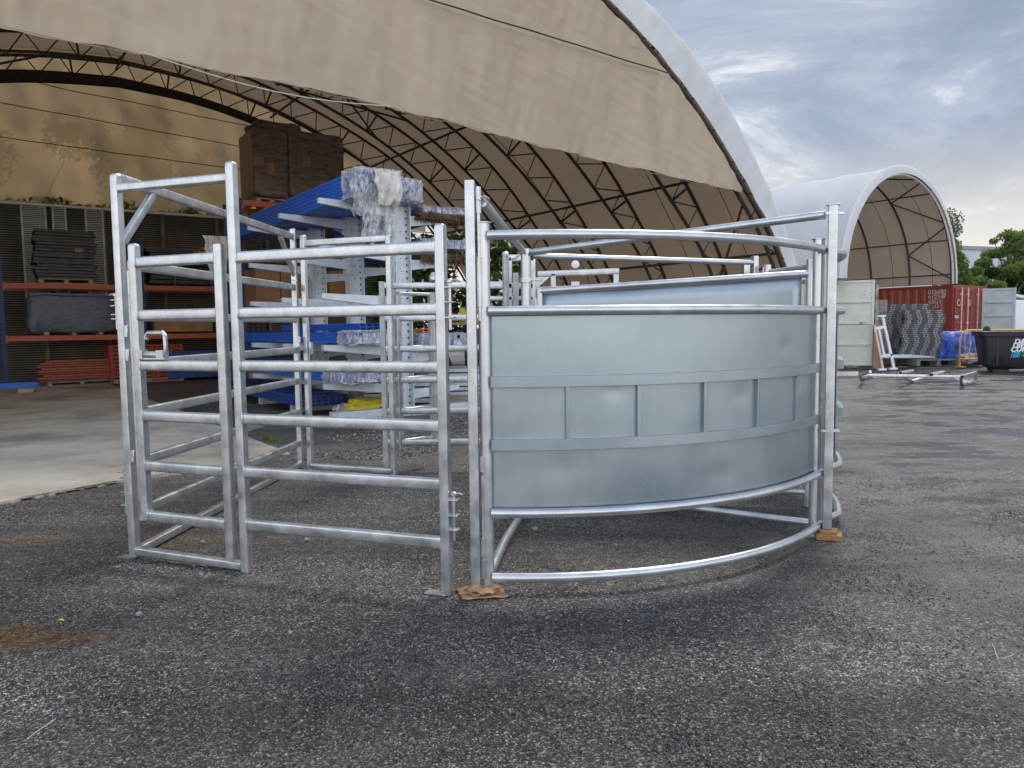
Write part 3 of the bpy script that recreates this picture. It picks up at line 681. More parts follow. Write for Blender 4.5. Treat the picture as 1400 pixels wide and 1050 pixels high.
for i,(u,s,l,h) in enumerate(((-10.9,11.2,1.5,.75),(-9.6,10.6,1.1,1.25),(-8.5,10.9,1.2,1.0))):
    lab=['wide low deep blue container on the shed floor behind the gate','taller deep blue crate stack at the middle of the shed floor','deep blue crate stack nearest the galvanised rack'][i]
    P=T('blue_crate_stack',lab,'crates',S(s,u,0),'blue crates on the shed floor')
    m=MB(); n=max(3,int(h/.16))
    for k in range(n): m.box(S(s,u,.06+h*(k+.5)/n),l-.04*(k%2),.9-.04*(k%2),h/n*.93,WX)
    m.build('crates',BLUED,P,bevel=.01)
P=T('blue_steel_box','small blue steel stand holding a timber offcut on the floor','stand',S(8.3,-10.35,0))
m=MB()
for u in(-.42,.42):
    for s in(-.3,.3): m.box(S(8.3+s,-10.35+u,.22),.09,.09,.44,WX)
m.box(S(8.3,-10.35,.42),.95,.7,.06,WX); m.box(S(8.3,-10.35,.05),.95,.7,.05,WX); m.build('frame',BLUED,P)
MB().box(S(7.98,-10.3,.22),.6,.12,.14,WX).build('offcut',WOOD,P)
P=T('blue_floor_beam','long blue beam lying on a timber chock at the left edge of the floor','beam',S(9.2,-15.2,0))
MB().box(S(9.2,-15.5,.17),1.6,.2,.14,WX).build('beam',BLUEB,P,bevel=.01); MB().box(S(9.1,-14.95,.05),.3,.12,.1,WX).build('chock',WOOD,P)
# ------------------------------------------------------------------ tall second rack with cartons, behind the galvanised rack
P=T('tall_pallet_rack','tall dark rack behind the galvanised rack carrying wrapped cartons','rack',S(6.4,-10,0))
for u in(-11.0,-7.6):
    for s in(5.9,7.0): MB().box(S(s,u,2.1),.1,.08,4.2,WX).build('upright',BLUEUP,P)
for z in(1.75,3.0,4.1):
    for s in(5.88,7.02): MB().box(S(s,-9.3,z),3.3,.05,.12,WX).build('beam',ORANGE,P)
def cartons(name,label,c,l,w,h,sd,mat=BROWNW):
    P=T(name,label,'carton load',c); MB().lump(V(c)+UP*(h/2+.12),l,w,h,WX,14,.035,2.5,sd,.13).build('wrap',mat,P)
    m=MB(); rr=random.Random(sd)
    for k in range(2): m.box(V(c)-AX*(w/2-.015)+WX*rr.uniform(-l*.36,l*.36)+UP*rr.uniform(.35,h-.05),rr.uniform(.14,.24),.05,rr.uniform(.18,.26),WX)
    m.build('bare_patch',CARD,P)
    m=MB()
    for k in(-1,0,1): m.box(V(c)+WX*(k*(l/2-.1))+UP*.06,.1,w*.95,.11,WX)
    m.box(V(c)+UP*.105,l*.95,w*.95,.03,WX); m.build('pallet',WOOD,P,smooth=False)
ca=SU(415,268,6.0); 
cartons('carton_load','big brown stretch wrapped carton load on top of the rack, right of two',S(6.5,-9.2,4.2),1.35,1.15,1.5,3)
cartons('carton_load','narrower brown wrapped carton load with a torn side, left of two on the rack',S(6.5,-10.25,4.14),.8,1.1,1.5,9)
P=T('torn_carton','dark torn carton lying across the left wrapped load','carton',S(6.8,-9.95,5.75)); MB().lump(S(6.8,-9.9,5.9),1.1,.9,.34,WX,7,.2,3,2,.3).build('box',BROWNW,P)
P=T('flat_cartons','stack of tall plain brown cartons on the low shelf behind the man gate post','carton',S(6.3,-9.6,1.82))
for i in range(4): MB().box(S(6.3,-10.45+.56*i,1.85+.42),.54,.9,.84,WX).build('box',CARD,P,bevel=.008)
P=T('orange_pallet_load','orange brown timber pallet load high behind the man gate','pallet',S(9.6,-10.6,3.15))
for k in range(3): MB().box(S(9.6,-10.6+.05*k,3.2+k*.1),1.3-.1*k,1,.07,WX).build('board',WOODO,P)
# ------------------------------------------------------------------ galvanised cantilever rack with blue beams
uC=-10.5
P=T('cantilever_rack','galvanised cantilever rack with perforated columns beside the concrete floor','rack',S(1,uC,0))
CS=[-.6,1.1,2.8]
lv=[3.16,2.5,1.82,1.08,.52]
for s in CS:
    c=S(s,uC,0); m=MB(); zt_=3.55 if s>-.5 else 3.42
    m.sweep([c,c+UP*zt_],rrect(.12,.26,.004,1),WX); 
    m.box(c-WX*.125-AX*.05+UP*zt_/2,.012,.2,zt_,WX); m.box(c+WX*.125-AX*.05+UP*zt_/2,.012,.2,zt_,WX)
    h=m; m.cur=1; k=0
    z=.2
    while z<zt_-.05:
        for du in(-.095,.0,.095):
            if du==0 and k%2: continue
            h.lathe(c+WX*du-AX*.064+UP*z,[(.014 if du else .007,-.004),(.014 if du else .007,.004)],8,-AX)
        z+=.1; k+=1
    m.build('column',[RACKM,HOLE],P,ang=.4)
    for i,z in enumerate(lv):
        for sd in(-1,1):
            if sd==1 and i in(2,): continue
            ln=1.25 if sd<0 else 1.0
            zz_=z-(.12 if sd>0 else 0)
            vs=[]
            for t,hh in((.13,.16),(ln,.075)):
                for b in(-.04,.04):
                    for w_ in(0,-hh): vs.append(c+WX*(sd*t)+AX*b+UP*(zz_+w_+(.03*t)))
            MB().add(vs,[(0,1,3,2),(4,6,7,5),(0,4,5,1),(2,3,7,6),(0,2,6,4),(1,5,7,3)]).build('arm',RACKM,P,ang=.3)
            MB().box(c+WX*(sd*.145)+UP*(zz_-.08),.02,.16,.3,WX).build('arm_plate',RACKM,P)
    MB().box(c-UP*-.07,2.3,.14,.14,WX).build('base',RACKM,P)
for z in(.9,2.9):
    for a,b in zip(CS,CS[1:]):
        MB().tube([S(a,uC,z),S(b,uC,z+.5)],.02,6).build('brace',RACKM,P)
def bundle(label,u,z,s0,s1,nw,nh,bw=.11,bh=.055,group='bundles of blue beams on the rack',film=True,sd=1,mat=BLUEB,fl=.45):
    P=T('beam_bundle',label,'beam bundle',S(s0,u,z),group); W_=nw*bw; H_=nh*bh; rr=random.Random(sd)
    m=MB()
    for i in range(nw):
        for j in range(nh):
            o=rr.uniform(-.03,.05); a=S(s0+.03+abs(o),u+(i-(nw-1)/2)*bw,z+bh*(j+.5)); b=S(s1+o,u+(i-(nw-1)/2)*bw,z+bh*(j+.5))
            m.cur=0; m.sweep([a,b],rrect(bw*.985,bh*.97,.005,2)); m.cur=1; m.sweep([a-AX*.003,a+AX*.01],rrect(bw*.62,bh*.56,.008,2))
    m.build('beams',[mat,HOLE],P,ang=.5)
    hs=[]
    for i in range(nw):
        for j in range(nh):
            if rr.random()<.06: hs.append(MB()); hs[-1].lathe(S(s0-.045,u+(i-(nw-1)/2)*bw+rr.uniform(-.02,.02),z+bh*(j+.5)),[(.045*rr.uniform(.5,1.2),-.01),(.03,.01)],9,-AX)
    if film:
        MB().lump(S(s0+fl/2-.05,u,z+H_/2),fl,W_*1.13,H_*1.2+.02,AX,16,.16,4.2,sd,.22).build('film_wrap',FILM,P,ang=1.)
        for h in hs: h.build('beam_end',HOLE,P)
    return P
zr=lv[0]+.04
B=bundle('big bundle of blue beams with torn plastic hanging from its end, highest on the rack',-11.08,zr,-1.15,5.2,6,6,film=True,sd=3,fl=.5)
def rag(u,z,w,h,s,sd,mat,par,n):
    MB().grid(lambda a,b:S(s-.05*mnoise.noise(V((a*5,b*3,sd)))-.12*math.sin(b*2.2)*(1-.3*b)-.03*mnoise.noise(V((a*16,b*5,sd))),u+(a-.5)*w*(1-.55*b*n)+.06*mnoise.noise(V((b*4,sd,a*2))),z-h*b*(1+.18*mnoise.noise(V((a*6,sd,2))))),24,20).build('hanging_film',mat,par,ang=3)
rag(-10.98,zr+.36,.42,.5,-1.22,4,FILMO,B,.3); rag(-11.1,zr+.06,.6,.7,-1.1,8,FILM,B,.5); rag(-10.92,zr,.2,1.2,-1.12,12,FILM,B,1.3); rag(-11.42,zr+.2,.16,.5,-1.1,15,FILM,B,.6)
bundle('smaller film wrapped bundle of blue beams beside the torn one, highest on the rack',-10.52,zr+.02,-.95,3.8,4,5,sd=5,fl=.5)
rag(-11.85,zr,.5,.85,4.6,5,FILMO,B,.8)
bundle('blue beams with clear film around the ends on the middle arms of the rack',-11.1,lv[3]+.05,-.9,4.6,6,3,sd=7,fl=.5)
bundle('single layer of bright blue beams behind the film wrapped ends',-10.75,lv[3]+.24,-.2,3.5,4,2,film=False,sd=8)
bundle('blue beams partly covered by film on the low arms of the rack',-11.25,lv[4]+.05,-1.0,4.2,6,3,sd=9,fl=.9)
bundle('deep blue beams lying on the base of the rack',-11.4,.15,0.2,5.2,7,3,film=False,sd=10,mat=BLUED)
bundle('white wrapped beam ends on the right arm, highest of the right side',-9.75,lv[0]-.06,-.7,2.8,7,1,sd=12,bh=.1,fl=.5)
bundle('blue beams with wrapped ends under the straw packing on the right arm',-9.75,lv[1]+.08,-.75,2.8,7,2,sd=13,fl=.35)
bundle('film wrapped hollow beam ends on the right arm behind the low gate',-9.85,lv[3]-.07,-.8,2.8,7,4,sd=14,fl=.5)
bundle('orange beams lying over the film wrapped hollow ends',-9.8,lv[3]+.2,-.5,2.6,4,1,film=False,sd=15,mat=M('bright_orange_paint',(.75,.16,.03),(.85,.22,.05),6,.5))
for i,(z,l) in enumerate(((lv[0]-.14,.95),(lv[1]-.10,.8))):
    P=T('straw_packing',['frayed brown straw packing hanging under the white wrapped ends','frayed brown straw packing under the lower blue beams'][i],'packing',S(-.75,-9.8,z))
    m=MB(); rr=random.Random(i)
    for k in range(420):
        p=S(-.75+rr.uniform(-.12,.25),-10.2+l*rr.random(),z+rr.uniform(0,.1)); m.tube([p,p+V((rr.uniform(-.05,.05),rr.uniform(-.05,.02),rr.uniform(-.13,.04)))],.006,3)
    m.build('fibres',COIR,P)
    MB().lump(S(-.55,-9.75,z+.03),l,.5,.14,WX,8,.3,5,i).build('wad',COIR,P)
# loose things at the foot of the rack
q=AZ(527,568,0)
P=T('yellow_bag','crumpled yellow bag lying on the gravel in front of the rack','bag',q); MB().lump(q+V((-.22,.25,.13)),.78,.5,.27,(1,.1,0),12,.22,3,5,.5).build('sack',YBAG,P)
MB().lump(q+V((-.62,.3,.08)),.45,.5,.2,(1,.1,0),8,.3,3,2,.6).build('film_end',FILM,P); MB().lump(q+V((-.02,.03,.08)),.17,.1,.1,(1,0,0),5,.3,4,1).build('black_patch',BLACKP,P)
q=AZ(455,572,0)
P=T('metal_channel_stack','stack of pale folded steel channels on timber behind the yellow bag','stack',q+V((.6,.5,0)))
for k in range(4): MB().box(q+V((.95,1.15,.16+.09*k)),1.4-.05*k,.5,.07,(1,.12,0)).build('channel',RACKM,P,bevel=.006)
MB().box(q+V((.35,.9,.06)),.9,.5,.11,(1,.05,0)).build('timber',WOOD,P)
q=AZ(600,560,0)
P=T('timber_lengths','weathered timber lengths on the gravel right of the rack','timber',q+V((.3,.4,0)))
for k in range(4): MB().box(q+V((.2+.1*k,.3+.12*k,.05+.03*k)),2.0,.1,.08,(1,.15+.03*k,0)).build('length',(WOOD,GREYWOOD)[k%2],P)
P=T('pale_sheet_stack','stack of pale flat steel sheets on bearers right of the rack','stack',V((-.55,13.6,0)))
for k in range(6): MB().box(V((-.75,13.6,.2+.08*k)),1.9,1,.055,(1,.1,0)).build('sheet',RACKM,P)
MB().box(V((-.75,13.5,.08)),1.9,.2,.15,(1,.1,0)).build('bearer',WOOD,P)
P=T('black_funnel','black plastic funnel shaped spout leaning beside the steel sheets','spout',AZ(572,562,0))
q=AZ(572,562,0)+V((0,.3,0)); MB().lathe(q,[(.16,0),(.11,.18),(.10,.42),(.19,.52),(.19,.56)],14).build('body',BLACKP,P); MB().tube([q+V((.1,0,.35)),q+V((.28,0,0))],.035,8).build('leg',BLACKP,P)
P=T('black_crate_stack','tall stack of black plastic crates behind the hinge post','crates',V((-.55,14.6,0)))
for k in range(5): MB().box(V((-.42,14.6,.42+.2*k)),.95,.9,.185,(1,.1,0)).build('crate',BLACKP,P,bevel=.012)
P=T('mixed_goods_shelf','shelf of small mixed goods in red yellow and white behind the hinge post','shelf',V((-.6,15.4,0)))
MB().box(V((-.6,15.4,1.42)),1.8,.8,.05).build('board',WOOD,P); 
for x in(-1.45,.25):
    MB().box(V((x,15.4,.75)),.06,.6,1.5).build('leg',DULL,P)
for k,(mt,w,h) in enumerate(((REDP,.3,.2),(YBAG,.15,.3),(WHITE,.2,.25),(REDS,.35,.28),(BLUEB,.2,.2),(BLACKP,.3,.3))): MB().lump(V((-1.25+.28*k,15.25,1.45+h/2)),w,.25,h,n=5,amp=.15,seed=k,p=.35).build('item',mt,P)
# ================================================================== SHIPPING CONTAINERS AND THE SMALL SHED
def container(name,label,c,ex,ey,L,W_,H_,paint,frame,doors=True):
    """c = front left bottom corner, ex along the length, ey across"""
    ex=V(ex);ey=V(ey); P=T(name,label,'container',c+ey*(W_/2)); c=V(c)
    def side(o,d,nrm,l):
        n=int(l/.278); m=MB(); pts=[]
        for i in range(n):
            x=l*i/n; w=l/n
            for t,o_ in((0,0),(.34,0),(.5,-.034),(.84,-.034)): pts.append(o+d*(x+w*t)+nrm*o_)
        pts.append(o+d*l)
        m.add([p+UP*.15 for p in pts]+[p+UP*(H_-.1) for p in pts],[(i,i+1,len(pts)+i+1,len(pts)+i) for i in range(len(pts)-1)]); return m
    side(c+ex*.1,ex,-ey,L-.2).build('side_wall',paint,P,ang=.3); side(c+ey*W_+ex*.1,ex,ey,L-.2).build('side_wall',paint,P,ang=.3)
    side(c+ex*L+ey*.1,ey,ex,W_-.2).build('end_wall',paint,P,ang=.3)
    MB().box(c+ex*L/2+ey*W_/2+UP*(H_-.05),L-.06,W_-.06,.05,ex,ey).build('roof',paint,P)
    MB().box(c+ex*L/2+ey*W_/2+UP*.14,L-.06,W_-.06,.05,ex,ey).build('floor',WOOD,P)
    m=MB()
    for a in(.08,L-.08):
        for b in(.07,W_-.07): m.box(c+ex*a+ey*b+UP*H_/2,.165,.16,H_,ex,ey)
    for b in(.045,W_-.045):
        m.box(c+ex*L/2+ey*b+UP*(H_-.05),L-.32,.085,.1,ex,ey); m.box(c+ex*L/2+ey*b+UP*.08,L-.32,.085,.15,ex,ey)
    for a in(.06,L-.06):
        m.box(c+ex*a+ey*W_/2+UP*(H_-.06),.1,W_-.3,.12,ex,ey); m.box(c+ex*a+ey*W_/2+UP*.08,.1,W_-.3,.15,ex,ey)
    m.build('frame',frame,P,bevel=.006)
    return P
def doorleaf(par,p,d,nrm,w,h,paint,edge,rods=False,ribs=4,name='door'):
    """p bottom hinge corner, d along the leaf, nrm towards the viewer"""
    d=V(d).normalized(); nrm=V(nrm).normalized(); p=V(p)
    o=MB().box(p+d*w/2+UP*h/2,w-.1,.035,h-.1,d,nrm).build(name,paint,par)
    m=MB()
    for a in(.03,w-.03): m.box(p+d*a+UP*h/2,.075,.07,h,d,nrm)
    for z in(.04,h-.04): m.box(p+d*w/2+UP*z,w-.15,.068,.075,d,nrm)
    m.build('door_frame',edge,o,bevel=.006)
    for k in range(1,ribs):
        z=h*k/ribs; b=p+d*w/2+UP*z+nrm*.03; MB().box(b,w-.152,.05,.075,d,nrm,).build('door_rib',paint,o,bevel=.012)
    m=MB()
    for k in range(ribs):
        for a in(.28,.33,.72,.77): m.lathe(p+d*(w*a)+UP*(h*k/ribs+.2)+nrm*.016,[(.012,0),(.009,.006)],6,nrm)
    m.build('rivet',RUST,o)
    if rods:
        for a in(.3,.68):
            r=MB().tube([p+d*(w*a)+nrm*.075+UP*-.02,p+d*(w*a)+nrm*.075+UP*(h+.03)],.022,8); 
            for z in(.15,h*.5,h-.2): r.box(p+d*(w*a)+nrm*.06+UP*z,.09,.06,.06,d,nrm)
            r.build('lock_rod',PINK,o)
    return o
# pale green one under the left foot of the small shed
g=S(.35,-7.5,0,F2); P=container('shipping_container','pale green shipping container under the left foot of the small shed, its door swung open',g,AX,WX,6.06,2.44,2.55,PGREEN,RUST)
pr=AZ(1193,504,0.0); pr=AY(1193,503,21.3); pr.z=.12; pl_=AY(1134,503,21.75); pl_.z=.12
doorleaf(P,pl_,(pr-pl_),V((pr.y-pl_.y,-(pr.x-pl_.x),0)),(pr-pl_).length,2.42,PGREEN,PGREEN,False,4)
MB().box(AY(1196,500,21.6)*1+UP*0+V((0,0,-AY(1196,500,21.6).z+1.25)),.09,.05,2.4,(1,.2,0)).build('rust_post',RUST,P)
# red one under the right foot
g=S(.12,.02,0,F2); P=container('shipping_container','red shipping container with faded white numbers under the right foot of the small shed',g,AX,WX,6.06,2.44,2.55,REDC,REDD)
dw=1.18
dl=doorleaf(P,g+WX*.07+UP*.14-AX*.02,WX,-AX,dw,2.3,REDD,REDD,True,4); doorleaf(P,g+WX*1.27+UP*.14-AX*.02,WX,-AX,1.1,2.3,REDD,REDD,True,4)
text('CA',.30,g+WX*.13+UP*1.86-AX*.075,WX,UP,LETF,dl); text('0',.30,g+WX*.95+UP*1.86-AX*.075,WX,UP,LETF,dl)
# side lettering faces the shed mouth (towards -WX): text runs from deep to near
def sidetext(b,sz,px,py):
    s_=None
    # intersection of the pixel ray with the side plane u=0
    d=ray(px,py); o=CAM-(g-WX*.045); t=-(o.dot(WX))/d.dot(WX); q=CAM+d*t
    text(b,sz,q,-AX,UP,LETF,P)
sidetext('015680',.2,1268.5,402.5); sidetext('612547',.2,1268.5,408.5); sidetext('8',.2,1287,408); sidetext('45G1',.2,1268.5,415.5); sidetext('22',.16,1277,421)
d=ray(1308,433); o=CAM-(g-WX*.05); t=-(o.dot(WX))/d.dot(WX); q=CAM+d*t
MB().box(q,.12,.012,.1,AX).build('data_plate',WHITE,P)
# its other leaf swung open, grey inside
p0=AY(1342,451,25.6); p1=AY(1387,451,25.0); p0.z=p1.z=.14
Pd=T('container_door','grey ribbed container door standing open right of the red container','container door',(p0+p1)/2)
dg=doorleaf(Pd,p0,p1-p0,V((p1.y-p0.y,-(p1.x-p0.x),0)),(p1-p0).length,hz(1365,394,25.3)-.14,GREYD,GREYD,False,5)
# small arched shed
P=T('arched_shelter','small white arched fabric shelter standing on two shipping containers','shed',S(0,-3.4,2.6,F2))
R2=3.42
def a2(th,r,s,): return S(s,-3.4-math.cos(th)*r,2.58+math.sin(th)*r,F2)
RB2=[.12+1.37*i for i in range(9)]; S2L=RB2[-1]+.1
def roof2(r0):
    def f(a,b):
        th=PI*a; s=S2L*b; k=min(abs(s-r) for r in RB2)/.685
        return a2(th,r0-.035*math.sin(min(k,1)*PI/2)+.012*mnoise.noise(V((th*2,s,r0))),s)
    return f
MB().grid(roof2(R2),64,72).build('roof',ROOFW,P); MB().grid(roof2(R2-.03),64,72).build('lining',LIN2,P)
MB().grid(lambda a,b:a2(PI*a,(R2-.24)+(.262)*b+.012*math.sin(a*230)*b*(1.3-b),-.0-.07*math.sin(PI*(1-b)/2)+.01*mnoise.noise(V((a*60,b,1)))),260,6).build('end_band',ROOFW,P)
MB().tube([a2(PI*i/60,R2-.26,.02) for i in range(61)],.03,6,AX).build('front_hem',ROOFW,P)
m=MB().tube([a2(PI*i/50,R2-.12,0) for i in range(51)],.035,6,AX); rb=m.build('hoop',TRUSS,P); rb.location=AX*RB2[0]
for s in RB2[1:]:
    r=rb.copy(); COL.objects.link(r); r.parent=P; r.location=AX*s
for th in(.32*PI,.68*PI,.86*PI,.5*PI,.14*PI,.97*PI,.03*PI): MB().tube([a2(th,R2-.12,.1),a2(th,R2-.12,S2L-.1)],.022,5).build('purlin',TRUSS,P)
for ta,tb in((.97,.9),(.9,.82),(.82,.74),(.74,.68),(.68,.55),(.55,.45)):
    odd=round(ta*100)%2
for i,(ta,tb) in enumerate(((.985,.90),(.815,.90),(.80,.70),(.615,.70),(.60,.5))):
    MB().tube([a2(ta*PI,R2-.12,RB2[0]),a2(tb*PI,R2-.12,RB2[1])],.024,5).build('diagonal_brace',TRUSS,P)
MB().tube([a2(.5*PI*0+.62*PI,R2-.13,.3),a2(.62*PI,R2-.13,.31)],.01,4).build('lashing',TRUSS,P)
m=MB()
for s in(.75,2.1): m.tube([a2(PI*(.5+.5*i/30),R2-.07,s) for i in range(31)],.008,4,AX)
m.build('tie_strap',TRUSS,P)
# ------------------------------------------------------------------ goods in front of the containers
def layered(label,c,ex,l,w,h,n,sd,cols):
    P=T('mat_stack',label,'stack',c,'stacks of grey mats by the red container'); ex=V(ex).normalized(); ey=UP.cross(ex); rr=random.Random(sd); t=h/n
    m=MB();e=m
    for i in range(n):
        off=ex*(.045*math.sin(i*.55+sd)+.02*(i%2)+(.10 if False else .0)-.12*(1-i/n)) 
        z=t*(i+.5)
        m.cur=0; m.box(V(c)+off+UP*z,l,w,t*.86,ex); m.cur=1
        for k in range(cols):
            for dx in(-.035,.035):
                e.box(V(c)+off+ex*((k-(cols-1)/2)*(l/cols)+dx+rr.uniform(-.012,.012))-ey*(w/2)+UP*z,.05,.03,t*.72,ex)
    m.build('mats',[MATD,MATE],P,smooth=False); return P
fr=V((.89,-.45,0))
bY=23.0
def gp(px,py,Y):
    q=AY(px,py,Y); return V((q.x,Y,max(q.z,0)))
pg=gp(1246,490,23.4); hB=hz(1246,416,23.4)-.3; hF=hz(1260,424,22.9)-.3
layered('taller stack of grey wavy edged mats behind, against the red container',V((gp(1238,490,23.5).x,23.5,.3)),fr,1.15,1.0,hB,26,1,4)
layered('shorter stack of grey wavy edged mats in front, leaning left at its foot',V((gp(1263,490,22.9).x-.05,22.9,.3)),fr,1.08,1.0,hF,24,4,4)
P=T('mesh_sheet','upright dark wire mesh sheet leaning behind the white trestle','mesh sheet',gp(1203,480,23.2))
m=MB(); 
for i in range(9):
    x=gp(1196+i*1.8,480,23.2).x; m.tube([V((x,23.2,.3)),V((x+.03,23.25,hz(1203,410,23.2)))],.012,4)
for i in range(14):
    z=.35+i*.12; m.tube([V((gp(1196,480,23.2).x,23.18,z)),V((gp(1210,480,23.2).x,23.2,z))],.008,4)
m.build('wires',DULL,P)
pallet('timber_pallet','grey weathered pallet on the gravel in front of the mat stacks',V((gp(1272,500,22.3).x,22.3,0)),(1,-.05,0),1.25,1.0,.24,GREYWOOD,'pallets in front of the red container')
pallet('timber_pallet','second grey pallet to the left, under the mats and loose white strips',V((gp(1238,500,22.9).x,22.9,0)),(1,-.05,0),1.3,1.1,.27,GREYWOOD,'pallets in front of the red container')
P=T('white_strips','loose white plastic strips lying on the left pallet','strips',V((gp(1240,490,22.3).x,22.3,.27)))
for k in range(4): MB().box(V((gp(1240,490,22.3).x+.05*k,22.25+.12*k,.3+.02*k)),1.5-.2*k,.1,.02,(1,.06*k-.1,0)).build('strip',WHITE,P)
tw=AY(1272,478,22.6)
P=T('orange_boards','short orange brown boards standing between the mats and the blue tarp','boards',V((tw.x,22.6,.2)))
for k in range(3): MB().box(V((tw.x+.07*k,22.5+.02*k,.65)),.05,.03,.75,(1,.1,0),None,V((.18-.1*k,0,1))).build('board',WOODO,P)
q=gp(1300,492,22.6)
P=T('tarp_load','blue tarpaulin wrapped load tied with a white rope beside the mats','load',q)
MB().lump(V((q.x+.05,22.9,.56)),1.75,1.2,.95,(1,-.05,0),16,.12,2.6,3,.4).build('tarp',TARP,P)
MB().lump(V((q.x+.1,22.95,.28)),1.7,1.2,.5,(1,-.05,0),10,.08,2.6,5,.3).build('tarp_skirt',BLUED,P)
x=q.x+.32; MB().tube([V((x+.1,22.9,1.06)),V((x+.12,22.4,1.0)),V((x+.05,22.26,.7)),V((x,22.27,.25))],.02,5).build('rope',WHITE,P)
MB().box(V((q.x,22.9,.06)),1.5,1,.11).build('pallet',GREYWOOD,P)
# white trestle
Yt=20.9
P=T('trestle','white steel trestle of two ladder frames standing by the pale green container','trestle',gp(1208,505,Yt))
def pp(px,py,y=Yt): return AY(px,py,y)
MB().rail(pp(1206,431),pp(1222,504),.07,.07,.01).build('leg',WHITE,P); MB().rail(pp(1195,445,Yt-.4),pp(1207,505,Yt-.4),.06,.06,.01).build('leg',PINK,P)
MB().rail(pp(1201,449,Yt),pp(1209,488,Yt),.06,.06,.01).build('leg',WHITE,P)
for a,b in(((1197,449),(1211,447)),((1205,487),(1219,485))): MB().rail(pp(*a),pp(*b),.07,.08,.01).build('rung',WHITE,P)
for px,py,y in((1206,432,Yt),(1222,504,Yt),(1207,505,Yt-.4)):
    q=pp(px,py,y); MB().box(q+V((-.03,0,0)),.22,.12,.05).build('foot',WHITE,P)
q=gp(1199,504,21.2)
P=tag(MB().box(q+UP*.62+V((0,.0,0)),.26,.05,1.22,(1,.1,0)).build('leaning_board',M('pinkish_board',(.30,.17,.12),(.42,.27,.2),4,.8),None,loc=q),'pinkish brown board standing against the edge of the pale green container','board')
# galvanised frame lying on the ground
P=T('ground_frame','long galvanised truss frame lying flat on the gravel in front of the trestle','frame',gp(1245,515,16.5))
def g3(px,py,z=.06): return AZ(px,py,z)
top=[g3(1176,513,.25),g3(1230,510,.28),g3(1272,512,.27),g3(1314,515,.22)]; bot=[g3(1178,520,.04),g3(1246,521.5,.04),g3(1314,525.5,.04)]
MB().rail(top[0],top[3],.06,.06,.01).build('top_chord',GALV,P)
for a,b in((top[0],g3(1190,508,.35)),(top[0],bot[0]),(top[1],g3(1248,507,.3)),(top[2],g3(1290,508.5,.3)),(top[3],g3(1334,509,.25)),(bot[2],g3(1334,521,.05)),(g3(1334,509,.25),g3(1334,521,.05)),(top[1],bot[1]),(bot[1],g3(1262,516,.12)),(top[3],bot[2]),(g3(1303,517,.15),g3(1326,523,.06)),(bot[0],g3(1196,515,.2))):
    MB().rail(a,b,.055,.055,.01).build('web',GALV,P)
m=MB()
for q in(top[1],top[2],top[3],bot[1],bot[2],bot[0]): m.box(q-V((0,.035,0)),.055,.02,.055)
m.build('open_end',HOLE,P)
q=g3(1150,511,.1); tag(MB().box(q+V((.1,0,0)),.6,.12,.1,(1,.1,0)).build('short_bar',GALV,None,loc=(q.x,q.y,0)),'short galvanised bar lying under the pale green container','bar')
# yellow barrier
Yb=21.7
P=T('yellow_barrier','yellow tubular crowd barrier standing behind the black bin','barrier',gp(1312,502,Yb))
def yb(px,py): return AY(px,py,Yb+(.0 if px<1320 else -.3*(px-1320)/80))
ptsb=[yb(1312,501),yb(1312.5,463),yb(1315,455.5),yb(1321,452),yb(1330,451.5),yb(1420,451)]
MB().tube(ptsb,.026,8,V((0,1,0))).build('rail',YEL,P); MB().tube([yb(1312,491),yb(1420,491)],.022,8).build('lower_rail',YEL,P)
for px in(1319,1326,1334,1345): MB().tube([yb(px,452),yb(px,491)],.012,6).build('bar',YEL,P)
MB().box(yb(1312,501.5),.2,.3,.03).build('foot',YEL,P)
q=gp(1325,497,22.4); tag(MB().lump(q+UP*.16,.75,.5,.32,(1,0,0),8,.3,3,9,.7).build('white_rubble_bag',M('pale_sack',(.5,.42,.38),(.68,.6,.56),4,.8),None,loc=q),'pale sack lying on the gravel behind the yellow barrier','sack')
# black skip bin
Ysk=19.6
b0=gp(1341,508,Ysk); exb=V((.902,-.431,0)); 
eyb=V((.431,.902,0)); cS=V((b0.x,Ysk,0))
hS=hz(1335,453,Ysk); wS=3.2; dS=1.5
P=T('skip_bin','black plastic skip bin with slanted white lettering at the right edge','bin',cS+exb*wS/2)
m=MB()
def bb(u,v,z,inset=0):
    k=.045*(1-z/hS) ; 
    return cS+exb*(-.05+k*3.5+u*(wS+.1-k*6))+eyb*(-.05+k*1.2+v*(dS+.1-k*2.4))+UP*z
def ringp(z,sh=0,r=.16):
    o=[]
    for cu,cv,a0 in((0,0,PI),(1,0,1.5*PI),(1,1,0),(0,1,.5*PI)):
        c=bb(cu,cv,z); c=c+exb*((r+sh)*(1 if cu==0 else -1))+eyb*((r+sh)*(1 if cv==0 else -1))
        for i in range(5):
            a=a0+PI/2*i/4; o.append(c+exb*(math.cos(a)*r)+eyb*(math.sin(a)*r))
    return o
rings=[ringp(.10,.10),ringp(.14,.03),ringp(.2),ringp(hS*.55),ringp(hS-.14),ringp(hS-.13,-.05),ringp(hS-.01,-.05),ringp(hS,-.03),ringp(hS,.03),ringp(hS-.2,.05),ringp(.3,.07)]
n=len(rings[0]); vs=[p for r in rings for p in r]
m.add(vs,[(j*n+i,j*n+(i+1)%n,(j+1)*n+(i+1)%n,(j+1)*n+i) for j in range(len(rings)-1) for i in range(n)]+[tuple(reversed(range(n))),tuple(range((len(rings)-1)*n,len(rings)*n))]); m.build('tub',BINB,P,ang=.5)
for u in(.12,.45,.8): MB().box(bb(u,.5,.06),.35,1.2,.11,exb).build('skid',BINB,P)
for u in(.10,.38,.75): MB().box(bb(u,.0,hS*.5)-eyb*.012,.05,.03,hS*.62,exb).build('side_rib',BINB,P,bevel=.008)
